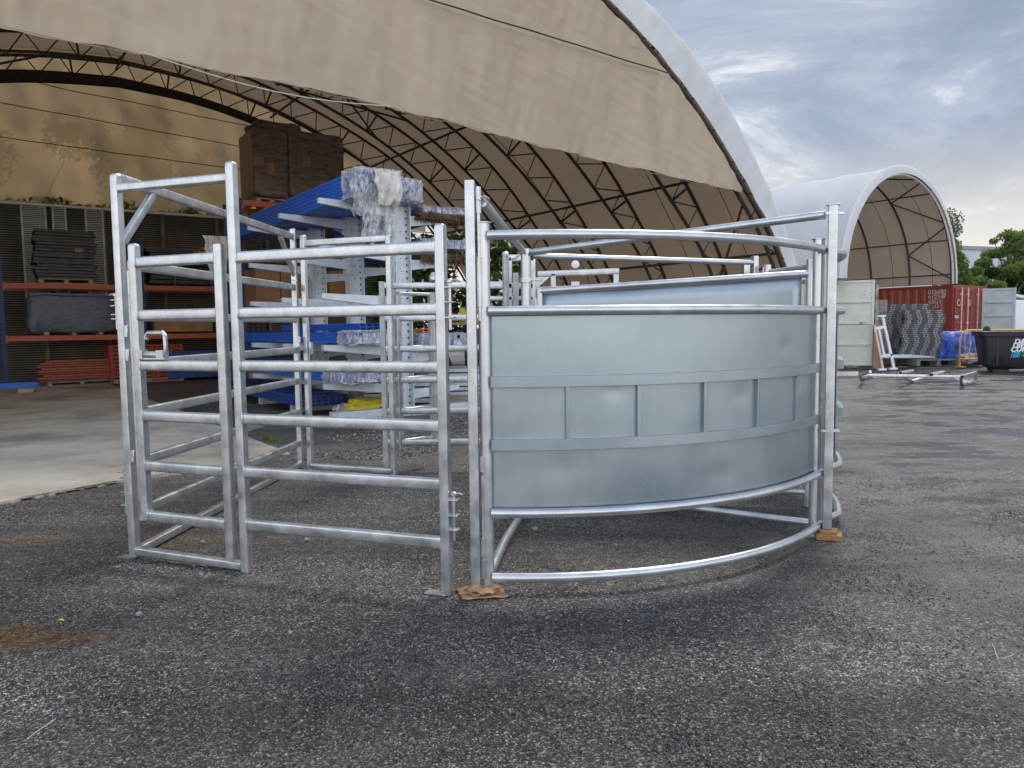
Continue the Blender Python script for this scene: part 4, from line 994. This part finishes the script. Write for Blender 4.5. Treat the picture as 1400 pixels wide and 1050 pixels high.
q=bb(.03,.0,hS+.03); MB().lathe(q+V((.12,.1,.02)),[(.06,-.02),(.085,0),(.06,.02),(.03,.015)],14,eyb).build('lifting_eye',BINB,P)
slope=(bb(0,0,hS*.8)-bb(0,0,hS*.3)).normalized()
def bt(b,sz,px,py,mat,sh=.25,bold=.004):
    d=ray(px,py); o0=bb(0,0,hS*.5); nn=exb.cross(slope).normalized(); o=CAM-(o0+nn*.018); t=-(o.dot(nn))/d.dot(nn); q=CAM+d*t
    text(b,sz,q,exb,slope,mat,P,'lettering',sh,.003,bold)
bt('DAVE',.165,1386.5,470,LETW,.25,.008); bt('DIFF',.165,1384,475.5,LETW,.25,.008); bt('CUMM',.165,1381.5,481,LETW,.25,.008)
bt('1300 600 24',.10,1382,485,LETB); bt('1300 600 25',.10,1380.5,488.8,LETB)
# white truck at the far right
q=gp(1390,455,29)
P=T('white_truck','white truck partly in view behind the grey container door','truck',V((q.x+2.2,29.5,0)))
x0=gp(1386,450,29.3).x
MB().box(V((x0+1.6,30.3,1.35)),3.2,2,1.6).build('body',WHITE,P,bevel=.08)
m=MB().add([V((x0-.25,29.3,hz(1388,402,29.3))),V((x0+2.5,29.3,hz(1388,402,29.3)-.55)),V((x0+2.5,31.3,hz(1388,402,29.3)-.55)),V((x0-.25,31.3,hz(1388,402,29.3)))],[(0,1,2,3)]); m.build('roof',WHITE,P,thick=.12)
MB().box(V((x0+.6,29.45,hz(1390,412,29.4))),1.6,.1,.42).build('window',DARKG,P)
for dx in(.6,2.6): MB().lathe(V((x0+dx,29.25,.45)),[(.45,0),(.45,.25)],20,(0,1,0)).build('wheel',BLACKP,P)
# warehouse
P=T('warehouse','large pale grey warehouse behind the trees on the right','building',V((48,62,0)))
zw0=hz(1312,338,62)
w0=AY(1298,430,62); wr=AY(1440,430,66); dw_=(wr-w0); dw_.z=0; L_=dw_.length+14; dw_.normalize(); nw=V((dw_.y,-dw_.x,0))
base=V((w0.x-10,w0.y-10*dw_.y/dw_.x,0))
m=MB(); n=int((L_+14)/.5)
pts=[base+dw_*(i*.25)+nw*(.03 if i%2 else 0) for i in range(n*2)]
hw=lambda i:zw0
m.add(pts+[p+UP*(zw0-.1) for p in pts],[(i,i+1,len(pts)+i+1,len(pts)+i) for i in range(len(pts)-1)]); m.build('wall',GLAD,P,ang=.3)
MB().box(base+dw_*(L_+14)/2+UP*zw0-nw*.0,L_+14,.3,.28,dw_).build('gutter',M('gutter_grey',(.2,.21,.23),(.26,.27,.3),1,.5),P)
MB().add([base+UP*zw0,base+dw_*(L_+14)+UP*zw0,base+dw_*(L_+14)-nw*20+UP*(zw0+2),base-nw*20+UP*(zw0+2)],[(0,1,2,3)]).build('roof',GLAD,P,thick=.1)
for k in(6,16,26): MB().box(base+dw_*k+nw*.08+UP*zw0/2,.25,.1,zw0,dw_).build('downpipe',GLAD,P)
# ================================================================== TREES
def leaves(clumps,n,size,seed,flat=.6):
    """leaf sized faces spread through clumps: (centre, rx, ry, rz, weight)"""
    r=np.random.default_rng(seed); W_=np.array([c[4] for c in clumps],float); W_/=W_.sum()
    k=r.choice(len(clumps),n,p=W_); C_=np.array([tuple(c[0]) for c in clumps])[k]; R_=np.array([[c[1],c[2],c[3]] for c in clumps])[k]
    d=r.normal(size=(n,3)); d/=np.linalg.norm(d,axis=1)[:,None]; rad=r.random(n)**.45
    p=C_+d*R_*rad[:,None]+r.normal(size=(n,3))*.04*R_
    a=r.normal(size=(n,3)); a/=np.linalg.norm(a,axis=1)[:,None]; b=r.normal(size=(n,3)); b-=a*(a*b).sum(1)[:,None]; b/=np.linalg.norm(b,axis=1)[:,None]
    s=size*(.6+.8*r.random(n))[:,None]
    v=np.stack([p-a*s,p+b*s*.42,p+a*s,p-b*s*.42],1).reshape(-1,3)
    return v
def fastmesh(name,v,nper,mat,parent=None,loc=(0,0,0)):
    n=len(v)//nper; me=bpy.data.meshes.new(name); me.vertices.add(len(v)); me.vertices.foreach_set('co',(v-np.array(loc)).astype(np.float32).ravel())
    me.loops.add(len(v)); me.loops.foreach_set('vertex_index',np.arange(len(v),dtype=np.int32)); me.polygons.add(n)
    me.polygons.foreach_set('loop_start',np.arange(0,len(v),nper,dtype=np.int32)); me.update(calc_edges=True); me.materials.append(mat)
    o=bpy.data.objects.new(name,me); COL.objects.link(o)
    if parent is not None: o.parent=parent
    else: o.location=loc
    return o
def tree(name,label,base,h,clumps,n,size,mat,seed,group=None,tr=.16,cat='tree'):
    base=V(base); P=T(name,label,cat,base,group); rr=random.Random(seed); m=MB()
    top=base+UP*h*.62+V((rr.uniform(-.3,.3),0,0))
    def limb(a,b,r0,r1,k=6):
        pts=[a.lerp(b,i/k)+V((rr.uniform(-1,1),rr.uniform(-1,1),0))*(.03*(b-a).length*math.sin(PI*i/k)) for i in range(k+1)]
        vs=[];n_=7
        for i,p in enumerate(pts):
            t=(pts[min(i+1,k)]-pts[max(i-1,0)]).normalized(); e=t.orthogonal().normalized(); g_=t.cross(e); r=r0+(r1-r0)*i/k
            vs+=[p+(e*math.cos(2*PI*j/n_)+g_*math.sin(2*PI*j/n_))*r for j in range(n_)]
        m.add(vs,[(i*n_+j,i*n_+(j+1)%n_,(i+1)*n_+(j+1)%n_,(i+1)*n_+j) for i in range(k) for j in range(n_)])
    limb(base,top,tr,tr*.5)
    for c in clumps:
        t=rr.uniform(.45,.98); a=base.lerp(top,t); limb(a,V(c[0]),tr*.38,.015)
    m.build('trunk',BARK,P)
    v=leaves(clumps,n,size,seed); fastmesh('crown',v,4,mat,P,tuple(base)); return P
def rclumps(c,w,d,h,k,seed,r=(.28,.42)):
    rr=random.Random(seed); o=[]
    for i in range(k):
        f=rr.uniform(*r); o.append((V(c)+V((rr.uniform(-1,1)*w/2*(1-f*.5),rr.uniform(-1,1)*d/2*(1-f*.5),rr.uniform(-1,1)*h/2*(1-f*.3))),w*f*.55,d*f*.55,h*f*.5,f*f))
    return o
TG='trees behind the red container'
q=AY(1298,400,36); tree('gum_tree','tall thin grey leaved tree just behind the small shelter',(q.x-.2,37,0),9,[(AY(1293,300,37),.75,.8,.55,1),(AY(1300,315,37),.5,.6,.5,.7),(AY(1292,330,37),.6,.6,.5,.7),(AY(1303,336,37),.4,.5,.35,.4)],1500,.085,LEAFG,11,TG,.12)
tree('bright_tree','bright green bushy tree beside the arch of the small shelter',(q.x+.1,35,0),6,[(AY(1301,348,35),.32,.5,.6,.7),(AY(1308,362,35),.42,.6,.6,1.1),(AY(1313,378,35),.42,.6,.5,1.1),(AY(1303,380,35),.5,.7,.6,1.1),(AY(1311,392,35),.7,.7,.4,1)],5200,.085,LEAFM,12,TG,.10)
q=AY(1372,420,38); 
cl=[(a,b*.8,c_*.8,d*.75,e) for a,b,c_,d,e in [(AY(1378,322,38),.55,.8,.4,.8),(AY(1392,330,38),.75,.9,.45,1),(AY(1402,322,38),.6,.8,.35,.8),(AY(1382,339,38),.7,.8,.4,.8),(AY(1356,347,38),.55,.7,.3,.7),(AY(1366,346,38),.5,.7,.32,.7),(AY(1351,349,38),.35,.5,.22,.35),(AY(1398,347,38),.9,.8,.45,.8),(AY(1390,360,38),.8,.8,.4,.7),(AY(1378,366,38),.6,.8,.4,.6),(AY(1405,368,38),1,.8,.5,.8),(AY(1359,330,38),.22,.4,.2,.2),(AY(1384,372,38),.9,.8,.5,.8)]]
tree('spreading_tree','open spreading tree with flat leaf clumps in front of the warehouse',(q.x+.3,38,0),7.5,cl,5200,.085,LEAFM,13,TG,.15)
for i,(px,w,py,hh,mt,Y) in enumerate(((1325,2.6,392,1.5,LEAFM,36),(1345,2.0,384,1.9,LEAFM,37),(1366,2.4,388,1.6,LEAFD,37.5),(1390,2.6,386,1.7,LEAFM,36.5),(1412,2.6,384,1.8,LEAFD,37))):
    c=AY(px,py,Y); lab=['low spreading green bush right of the small shelter','rounded green bush with a pale top below the warehouse wall','darker bush behind the grey container door','broad green bush at the right edge behind the white truck','dark bush cut off by the right edge'][i]
    tree('bush_tree',lab,(c.x,Y,0),c.z+.8,rclumps(c,w,2.0,hh,9,30+i,(.25,.36)),8500,.075,mt,40+i,TG,.12)
# trees behind the rear curtain of the shed
for i,(u,s,h,w) in enumerate(((-19.5,19,9.2,6),(-14.5,20.5,8.4,6),(-10.2,19.5,9.6,4.5),(-6.5,20,8.2,5),(-24,20,10,6))):
    c=S(s,u,h*.62); lab=['leafy tree behind the rear curtain at its left part','leafy tree behind the middle of the rear curtain','tall narrow leafy tree behind the rear curtain near the cartons','leafy tree behind the rear right corner of the shed','leafy tree beyond the far left corner of the shed'][i]
    tree('background_tree',lab,S(s,u,0),h,rclumps(c,w,4,h*.75,16,60+i,(.25,.4)),9000,.14,LEAFD,70+i,'trees behind the shed',.2)
hb=kind(fastmesh('hedge_foliage',leaves([(S(14.9,u,4.85+.1*math.sin(u*3)),.8,.5,.42,1) for u in np.arange(-21,-5,.9)],12000,.09,5),4,LEAFM,None,tuple(S(15.2,-13,4.5))),'stuff')
hb['label']='strip of green leaves showing above the mesh wall'; hb['category']='foliage'
# flowering shrub behind the galvanised rack
c=V((-1.25,15.6,2.15)); sh=tree('flowering_shrub','dark green shrub with white flowers behind the galvanised rack',(-1.25,15.6,0),2.7,rclumps(c,2.9,2.2,2.0,14,81,(.3,.45)),9000,.075,LEAFD,82,None,.08,'shrub')
kind(fastmesh('flowers',leaves(rclumps(c-V((0,.25,0)),2.9,2.2,2.0,14,81,(.3,.45)),420,.07,83),4,FLOW,sh,(-1.25,15.6,0)),'stuff')
# ================================================================== GROUND
def gravel():
    m,nt,b=newmat('gravel'); tc=nd(nt,'ShaderNodeTexCoord'); vec=tc.outputs['Object']; L=nt.links.new
    def mr(src,a,b_,c,d):
        k=nd(nt,'ShaderNodeMapRange'); k.inputs['From Min'].default_value=a; k.inputs['From Max'].default_value=b_; k.inputs['To Min'].default_value=c; k.inputs['To Max'].default_value=d; L(src,k.inputs['Value']); return k.outputs[0]
    def mixc(f,a,b_):
        x=nd(nt,'ShaderNodeMix',data_type='RGBA')
        if hasattr(f,'links'): L(f,x.inputs[0])
        else: x.inputs[0].default_value=f
        for q,w_ in((a,'A'),(b_,'B')):
            if hasattr(q,'links'): L(q,x.inputs[w_])
            else: x.inputs[w_].default_value=c4(q)
        return x.outputs['Result']
    def math_(op,a,b_):
        x=nd(nt,'ShaderNodeMath',operation=op)
        for i,q in enumerate((a,b_)):
            if hasattr(q,'links'): L(q,x.inputs[i])
            else: x.inputs[i].default_value=q
        return x.outputs[0]
    def noise(sc,det,ro,v=vec,dist=0):
        x=nd(nt,'ShaderNodeTexNoise',Scale=sc,Detail=det,Roughness=ro); x.inputs['Distortion'].default_value=dist; L(v,x.inputs['Vector']); return x
    wob=noise(60,2,.5)
    add=nd(nt,'ShaderNodeMix',data_type='RGBA',blend_type='LINEAR_LIGHT'); add.inputs[0].default_value=.006; L(vec,add.inputs['A']); L(wob.outputs['Color'],add.inputs['B'])
    v1=nd(nt,'ShaderNodeTexVoronoi',Scale=155); L(add.outputs['Result'],v1.inputs['Vector'])
    v2=nd(nt,'ShaderNodeTexVoronoi',Scale=260); L(add.outputs['Result'],v2.inputs['Vector'])
    s1=nd(nt,'ShaderNodeSeparateColor'); L(v1.outputs['Color'],s1.inputs[0]); s2=nd(nt,'ShaderNodeSeparateColor'); L(v2.outputs['Color'],s2.inputs[0])
    stone=ramp(nt,s1.outputs[0],[(0,(.008,.008,.009)),(.42,(.022,.022,.024)),(.66,(.055,.056,.058)),(.84,(.12,.121,.121)),(.95,(.23,.23,.22)),(.99,(.32,.26,.18))])
    dirt=ramp(nt,s2.outputs[0],[(0,(.010,.009,.008)),(.45,(.026,.0235,.022)),(.75,(.06,.055,.05)),(.92,(.15,.14,.13))])
    mp=nd(nt,'ShaderNodeMapping'); mp.inputs['Scale'].default_value=(.55,1.25,1); mp.inputs['Rotation'].default_value=(0,0,-.42); L(vec,mp.inputs[0])
    n1=noise(.8,9,.62,mp.outputs[0],.5); drift=mr(n1.outputs['Fac'],.30,.56,.12,1)
    n1b=noise(.33,5,.55); big=mr(n1b.outputs['Fac'],.35,.65,1.0,1.7)
    sx=nd(nt,'ShaderNodeSeparateXYZ'); L(vec,sx.inputs[0])
    # the right of the yard is compacted, damp and smoother
    rgt=mr(sx.outputs[0],.6,3.6,0,1); n3=noise(.55,8,.66,mp.outputs[0]); damp=math_('MULTIPLY',rgt,mr(n3.outputs['Fac'],.40,.58,0,1))
    drift2=math_('MULTIPLY',drift,math_('SUBTRACT',1.,math_('MULTIPLY',damp,.75)))
    col=mixc(drift2,dirt,stone)
    col=mixc(mr(noise(.45,7,.6).outputs['Fac'],.5,.75,0,.55),col,(.04,.030,.021))
    pits=ramp(nt,s1.outputs[1],[(.0,(.014,.014,.015)),(.5,(.03,.0295,.029)),(.78,(.065,.063,.06)),(.95,(.18,.175,.17))])
    col=mixc(math_('MULTIPLY',damp,.8),col,pits)
    sc=nd(nt,'ShaderNodeVectorMath',operation='SCALE'); L(col,sc.inputs[0]); L(big,sc.inputs['Scale']); col=sc.outputs[0]
    # muddy puddles: brown silt lying in hollows
    rough=mr(n3.outputs['Fac'],.4,.7,.62,.42)
    rough=math_('ADD',rough,math_('MULTIPLY',damp,-.10))
    nm=noise(5,7,.65)
    for (mxx,myy,rx,ry,st) in MUDS:
        dx=math_('DIVIDE',math_('SUBTRACT',sx.outputs[0],mxx),rx); dy=math_('DIVIDE',math_('SUBTRACT',sx.outputs[1],myy),ry)
        d=math_('SQRT',math_('ADD',math_('MULTIPLY',dx,dx),math_('MULTIPLY',dy,dy)),0.)
        d=math_('ADD',d,math_('MULTIPLY',math_('SUBTRACT',nm.outputs['Fac'],.5),1.7)); f=mr(d,1.08,.72,0,st)
        col=mixc(f,col,(.15,.085,.034)); rough=math_('ADD',rough,math_('MULTIPLY',f,-.3))
    g1=noise(48,7,.8); g2=noise(13,6,.7)
    grain=math_('MULTIPLY',mr(g1.outputs['Fac'],.38,.62,.28,1.8),mr(g2.outputs['Fac'],.35,.65,.72,1.32))
    mt=nd(nt,'ShaderNodeMapping'); mt.inputs['Scale'].default_value=(.22,1.9,1); mt.inputs['Rotation'].default_value=(0,0,.95); L(vec,mt.inputs[0])
    tr_=noise(1.,5,.55,mt.outputs[0],.8); grain=math_('MULTIPLY',grain,mr(tr_.outputs['Fac'],.36,.64,.66,1.3))
    tn=nd(nt,'ShaderNodeVectorMath',operation='MULTIPLY'); L(col,tn.inputs[0]); tn.inputs[1].default_value=(1.66,1.56,1.44); sg=nd(nt,'ShaderNodeVectorMath',operation='SCALE'); L(tn.outputs[0],sg.inputs[0]); L(grain,sg.inputs['Scale']); col=sg.outputs[0]
    rough=math_('ADD',rough,mr(g1.outputs['Fac'],.35,.65,-.14,.22))
    # film of rain water standing between the stones
    nw_=noise(1.5,8,.7,mp.outputs[0]); film=math_('MULTIPLY',rgt,mr(nw_.outputs['Fac'],.41,.54,0,1)); gap=mr(math_('ADD',v1.outputs['Distance'],math_('MULTIPLY',g1.outputs['Fac'],.9)),.50,.68,0,1)
    film=math_('MULTIPLY',film,gap); wetk=math_('SUBTRACT',1.,math_('MULTIPLY',film,.82))
    rough=math_('ADD',math_('MULTIPLY',rough,wetk),.07); col=mixc(math_('MULTIPLY',film,.6),col,(.05,.05,.052))
    L(col,b.inputs['Base Color']); L(rough,b.inputs['Roughness'])
    iv=math_('MULTIPLY',v1.outputs['Distance'],-1.); iv2=math_('MULTIPLY',v2.outputs['Distance'],-.5)
    hm=nd(nt,'ShaderNodeMix'); L(drift2,hm.inputs[0]); L(iv2,hm.inputs[2]); L(iv,hm.inputs[3])
    bp=nd(nt,'ShaderNodeBump',Strength=.8,Distance=.012); L(hm.outputs[0],bp.inputs['Height'])
    n4=noise(30,7,.78); bp3=nd(nt,'ShaderNodeBump',Strength=.8,Distance=.026); L(n4.outputs['Fac'],bp3.inputs['Height']); L(bp.outputs[0],bp3.inputs['Normal']); L(math_('MULTIPLY',wetk,.9),bp.inputs['Strength']); L(math_('MULTIPLY',wetk,.95),bp3.inputs['Strength'])
    bp2=nd(nt,'ShaderNodeBump',Strength=.3,Distance=.06); L(n3.outputs['Fac'],bp2.inputs['Height']); L(bp3.outputs[0],bp2.inputs['Normal']); L(bp2.outputs[0],b.inputs['Normal'])
    return m
_q=AZ(5,872,0); _q2=AZ(45,738,0); _q3=AZ(250,735,0)
MUDS=[(_q.x-.15,_q.y,.58,.17,.92),(_q2.x,_q2.y,.22,.12,.45),(_q3.x,_q3.y,.35,.25,.35)]
GR=gravel()
gx=np.concatenate([np.linspace(-400,-14,12),np.linspace(-13,16,118),np.linspace(17,400,12)]); gy=np.concatenate([np.linspace(-60,-1,6),np.linspace(0,26,105),np.linspace(27,600,12)])
def gz(x,y):
    if not(-13<x<16 and -1<y<26): return -.004
    w=min(1,(13+x)/2,(16-x)/3,(26-y)/4,(y+1)/1); onslab=(V((x,y,0))-F0)
    return max(-.02,min(.02,.022*mnoise.noise(V((x*.55,y*.55,0)))+.010*mnoise.noise(V((x*2.,y*2.,3)))))*w*.8-.004
m=MB(); m.v=[(x,y,gz(x,y)) for y in gy for x in gx]; nx=len(gx); m.f=[(j*nx+i,j*nx+i+1,(j+1)*nx+i+1,(j+1)*nx+i) for j in range(len(gy)-1) for i in range(nx-1)]
kind(m.build('ground',GR),'structure')
# concrete floor of the shed with a ragged gravel edge
m=MB(); edge=[]
fl=[AZ(395,620,0),AZ(330,634,0),AZ(230,650,0),AZ(120,667,0),AZ(0,689,0)]
a=fl[0]; back=a+AX*17.5; left=S(-4.2,-25,0)
poly=[]
def sub(a,b,n,amp,seed):
    return [a.lerp(b,i/n)+V((mnoise.noise(V((i*.13,seed,0)))+.2*mnoise.noise(V((i*.45,seed,3))),mnoise.noise(V((i*.13,seed,7)))+.2*mnoise.noise(V((i*.45,seed,9))),0))*amp for i in range(n)]
for i in range(len(fl)-1): poly+=sub(fl[i],fl[i+1],60,.09,i)
poly+=[fl[-1],left,S(13.4,-25,0),back]; poly+=sub(back,a,60,.03,9)
m.add([p+UP*.012 for p in poly]+[V((p.x,p.y,-.05)) for p in poly],[tuple(range(len(poly)))]+[(i,(i+1)%len(poly),len(poly)+(i+1)%len(poly),len(poly)+i) for i in range(len(poly))])
kind(m.build('concrete_floor',CONC,None,smooth=False,loc=(0,0,0)),'structure')
# loose stones
def stones(n,xr,yr,size,mats,seed,drift=True):
    r=np.random.default_rng(seed); base=np.array([[1,0,0],[0,1,0],[-1,0,0],[0,-1,0],[0,0,1],[0,0,-1]],float)
    tri=np.array([[0,1,4],[1,2,4],[2,3,4],[3,0,4],[1,0,5],[2,1,5],[3,2,5],[0,3,5]])
    y=yr[0]+(yr[1]-yr[0])*r.random(n*3)**1.5; hw=y*.72+.3; x=(r.random(n*3)*2-1)*hw
    kx=np.array([mnoise.noise(V((a*.9-b*.5,b*1.3+a*.4,11)))+.5*mnoise.noise(V((a*2.6,b*2.6,4))) for a,b in zip(x,y)])
    keep=r.random(n*3)<np.clip(.42+1.2*kx-.08*np.clip(x,0,3),.14,1); x=x[keep][:n]; y=y[keep][:n]; n=len(x)
    z=np.array([gz(a,b) for a,b in zip(x,y)])
    s=size*(.45+.9*r.random(n)**2.2); sc=s[:,None]*(.65+.6*r.random((n,3))); sc[:,2]*=.72
    v=base[None]*sc[:,None,:]*(.75+.5*r.random((n,6,1)))
    ang=r.random(n)*2*PI; ti=r.normal(size=n)*.4; c,s_=np.cos(ang)[:,None],np.sin(ang)[:,None]; ct,st=np.cos(ti)[:,None],np.sin(ti)[:,None]
    Y_=v[:,:,1]*ct-v[:,:,2]*st; Z_=v[:,:,1]*st+v[:,:,2]*ct; X_=v[:,:,0]
    v=np.stack([X_*c-Y_*s_,X_*s_+Y_*c,Z_],2)+np.stack([x,y,z+sc[:,2]*.35],1)[:,None,:]
    f=(tri[None]+(np.arange(n)*6)[:,None,None]).reshape(-1)
    me=bpy.data.meshes.new('loose_stones'); me.vertices.add(n*6); me.vertices.foreach_set('co',v.astype(np.float32).ravel()); me.loops.add(len(f)); me.loops.foreach_set('vertex_index',f.astype(np.int32))
    me.polygons.add(len(f)//3); me.polygons.foreach_set('loop_start',np.arange(0,len(f),3,dtype=np.int32)); 
    for mt in mats: me.materials.append(mt)
    pk=r.choice(len(mats),n,p=[.38,.36,.17,.05,.04][:len(mats)]); me.polygons.foreach_set('material_index',np.repeat(pk,8).astype(np.int32)); me.update(calc_edges=True)
    o=bpy.data.objects.new('loose_stones',me); COL.objects.link(o); o['kind']='stuff'; return o
ST=[M('stone_black',(.016,.016,.018),(.034,.034,.036),60,.42),M('stone_grey',(.045,.046,.048),(.09,.092,.094),60,.5),M('stone_pale',(.12,.121,.12),(.21,.21,.205),60,.55),M('stone_buff',(.26,.22,.16),(.36,.31,.24),60,.65),M('stone_brown',(.10,.06,.035),(.16,.10,.06),60,.65)]
stones(120000,None,(1.5,6.8),.0050,ST,3)
# coarse brown gravel between the pen and the rack
r_=np.random.default_rng(21); cs=MB()
for i in range(2600):
    t=r_.random(); x=-2.3+2.6*r_.random(); y=7.7+3.6*r_.random()**1.2
    if mnoise.noise(V((x*1.1,y*1.1,31)))<-.12: continue
    sz=.011+.016*r_.random()**2; a=r_.random()*6.28; ca,sa=math.cos(a)*sz,math.sin(a)*sz; z=gz(x,y)+sz*.25; cs.cur=int(r_.choice([0,1,1,2,3,3,4]))
    cs.add([(x+ca,y+sa,z),(x-sa*.7,y+ca*.7,z),(x-ca*.9,y-sa*.9,z+sz*.1),(x+sa*.8,y-ca*.8,z),(x+sa*.1,y,z+sz*.62),(x,y,z-sz*.5)],[(0,1,4),(1,2,4),(2,3,4),(3,0,4),(1,0,5),(2,1,5),(3,2,5),(0,3,5)])
kind(cs.build('coarse_gravel',ST,None,smooth=False,loc=(-1,9,0)),'stuff')
# single pebbles and litter one can pick out
PB='single pale pebbles lying on the gravel'
for px,py,s,lab in((420,739,.02,'buff pebble lying inside the pen below the lowest rail'),(277,742,.018,'pale pebble inside the gate frame near the sill'),(424,765,.016,'buff pebble in front of the rail panel'),(731,724,.025,'pale pebble under the curved panel'),(397,866,.013,'pinkish pebble on the foreground gravel'),(190,841,.018,'buff pebble left of the foreground, near the yellow leaf')):
    q=AZ(px,py,0); tag(MB().lump(q+UP*s*.35,s*1.6,s*1.2,s,(1,.3,0),5,.25,2,px,.8).build('pebble',ST[3],None,loc=(q.x,q.y,0)),lab,'pebble',PB)
def leaf(px,py,s,mat,lab,a):
    q=AZ(px,py,.012); d=V((math.cos(a),math.sin(a),0)); e=V((-d.y,d.x,0))
    tag(MB().add([q-d*s,q-d*s*.3+e*s*.35+UP*.006,q+d*s*.5+e*s*.28+UP*.01,q+d*s*1.1,q+d*s*.4-e*s*.3+UP*.004,q-d*s*.4-e*s*.32+UP*.008],[(0,1,2,3,4,5)]).build('fallen_leaf',mat,None,False,loc=(q.x,q.y,0),thick=.001),lab,'leaf')
leaf(82,849,.018,YEL,'yellow leaf lying at the edge of the mud patch',.2); leaf(169,976,.016,WOOD,'dry brown leaf lying on the foreground gravel',.3)
a,b=AZ(37,1010,.01),AZ(76,983,.012); tag(MB().tube([a,(a+b)/2+V((.004,.004,.004)),b],.0014,5).build('twig',ROPE,None,loc=(a.x,a.y,0)),'thin pale twig lying on the gravel at bottom left','twig')
a=AZ(1357,880,.006);tag(MB().tube([a,AZ(1364,899,.012),AZ(1372,900,.01),AZ(1386,895,.006)],.0013,5).build('plastic_thread',ROPE,None,loc=(a.x,a.y,0)),'thin white bent thread on the gravel at lower right','thread')
# weeds by the concrete corner
q=AZ(372,603,0); w=kind(fastmesh('weeds',leaves([(q+V((-.08,.12,.03)),.12,.12,.03,1),(q+V((.05,-.1,.02)),.09,.1,.025,.6),(AZ(530,572,.03),.25,.08,.04,.6)],230,.022,9),4,LEAFM,None,tuple(q)),'stuff')
w['label']='small green weeds at the corner of the concrete floor'; w['category']='weeds'
# ================================================================== SKY AND LIGHT
SUN_AZ=math.radians(28); SUN_EL=math.radians(52)   # azimuth measured from +Y towards +X
w=bpy.data.worlds.new('World'); scn.world=w; w.use_nodes=True; nt=w.node_tree; L=nt.links.new
bg=nt.nodes['Background']; sky=nd(nt,'ShaderNodeTexSky'); sky.sky_type='NISHITA'; sky.sun_disc=False; sky.sun_elevation=SUN_EL; sky.sun_rotation=SUN_AZ; sky.air_density=1.; sky.dust_density=1.5
tc=nd(nt,'ShaderNodeTexCoord'); sp=nd(nt,'ShaderNodeSeparateXYZ'); L(tc.outputs['Generated'],sp.inputs[0])
zz_=nd(nt,'ShaderNodeMath',operation='MAXIMUM'); zz_.inputs[1].default_value=0; L(sp.outputs[2],zz_.inputs[0])
za=nd(nt,'ShaderNodeMath',operation='ADD'); za.inputs[1].default_value=.16; L(zz_.outputs[0],za.inputs[0])
dx=nd(nt,'ShaderNodeMath',operation='DIVIDE'); L(sp.outputs[0],dx.inputs[0]); L(za.outputs[0],dx.inputs[1])
dy=nd(nt,'ShaderNodeMath',operation='DIVIDE'); L(sp.outputs[1],dy.inputs[0]); L(za.outputs[0],dy.inputs[1])
cx=nd(nt,'ShaderNodeCombineXYZ'); L(dx.outputs[0],cx.inputs[0]); L(dy.outputs[0],cx.inputs[1])
mp=nd(nt,'ShaderNodeMapping'); mp.inputs['Scale'].default_value=(.95,1.1,1); mp.inputs['Rotation'].default_value=(0,0,.5); mp.inputs['Location'].default_value=(.9,1.2,0); L(cx.outputs[0],mp.inputs[0])
n=nd(nt,'ShaderNodeTexNoise',Scale=1.15,Detail=10,Roughness=.64); n.inputs['Distortion'].default_value=.55; L(mp.outputs[0],n.inputs['Vector'])
nb=nd(nt,'ShaderNodeTexNoise',Scale=.42,Detail=3,Roughness=.5); L(mp.outputs[0],nb.inputs['Vector'])
av=nd(nt,'ShaderNodeMix'); av.inputs[0].default_value=.4; L(n.outputs['Fac'],av.inputs[2]); L(nb.outputs['Fac'],av.inputs[3])
cl=ramp(nt,av.outputs[0],[(.40,(1.8,2.2,3.0)),(.48,(2.4,2.85,3.7)),(.535,(3.2,3.6,4.4)),(.57,(5.2,5.35,5.8)),(.61,(8.4,8.4,8.2))])
# brighter, warmer band low down towards the hidden sun
hzf=nd(nt,'ShaderNodeMapRange'); hzf.inputs['From Min'].default_value=.0; hzf.inputs['From Max'].default_value=.22; hzf.inputs['To Min'].default_value=1.1; hzf.inputs['To Max'].default_value=0; L(zz_.outputs[0],hzf.inputs['Value'])
hm=nd(nt,'ShaderNodeMix',data_type='RGBA'); L(hzf.outputs[0],hm.inputs[0]); L(cl,hm.inputs['A']); hm.inputs['B'].default_value=(7.4,6.8,5.9,1)
# gap free overcast: only a little of the clear sky shows between the clouds
mix=nd(nt,'ShaderNodeMix',data_type='RGBA'); mix.inputs[0].default_value=.93; L(sky.outputs[0],mix.inputs['A']); L(hm.outputs['Result'],mix.inputs['B'])
# extra sky brightness added overhead and behind the camera to light the front faces
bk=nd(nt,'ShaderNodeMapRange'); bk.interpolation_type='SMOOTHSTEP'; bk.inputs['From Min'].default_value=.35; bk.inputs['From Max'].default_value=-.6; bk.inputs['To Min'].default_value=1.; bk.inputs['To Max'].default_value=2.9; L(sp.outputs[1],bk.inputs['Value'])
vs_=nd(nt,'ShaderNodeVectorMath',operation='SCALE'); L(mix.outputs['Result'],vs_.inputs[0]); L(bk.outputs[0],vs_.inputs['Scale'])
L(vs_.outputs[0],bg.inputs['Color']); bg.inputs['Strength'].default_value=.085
sd=bpy.data.lights.new('sun','SUN'); so=bpy.data.objects.new('sun',sd); COL.objects.link(so); sd.energy=1.3; sd.angle=math.radians(14); sd.color=(1,.95,.87)
dirv=V((math.sin(SUN_AZ)*math.cos(SUN_EL),math.cos(SUN_AZ)*math.cos(SUN_EL),math.sin(SUN_EL)))
so.rotation_euler=dirv.to_track_quat('Z','Y').to_euler(); so.location=(0,0,30)
scn.view_settings.view_transform='Standard'; scn.view_settings.look='None'; scn.view_settings.gamma=1; scn.view_settings.exposure=.8
scn.view_settings.use_curve_mapping=False
scn.cycles.max_bounces=8; scn.cycles.transparent_max_bounces=12
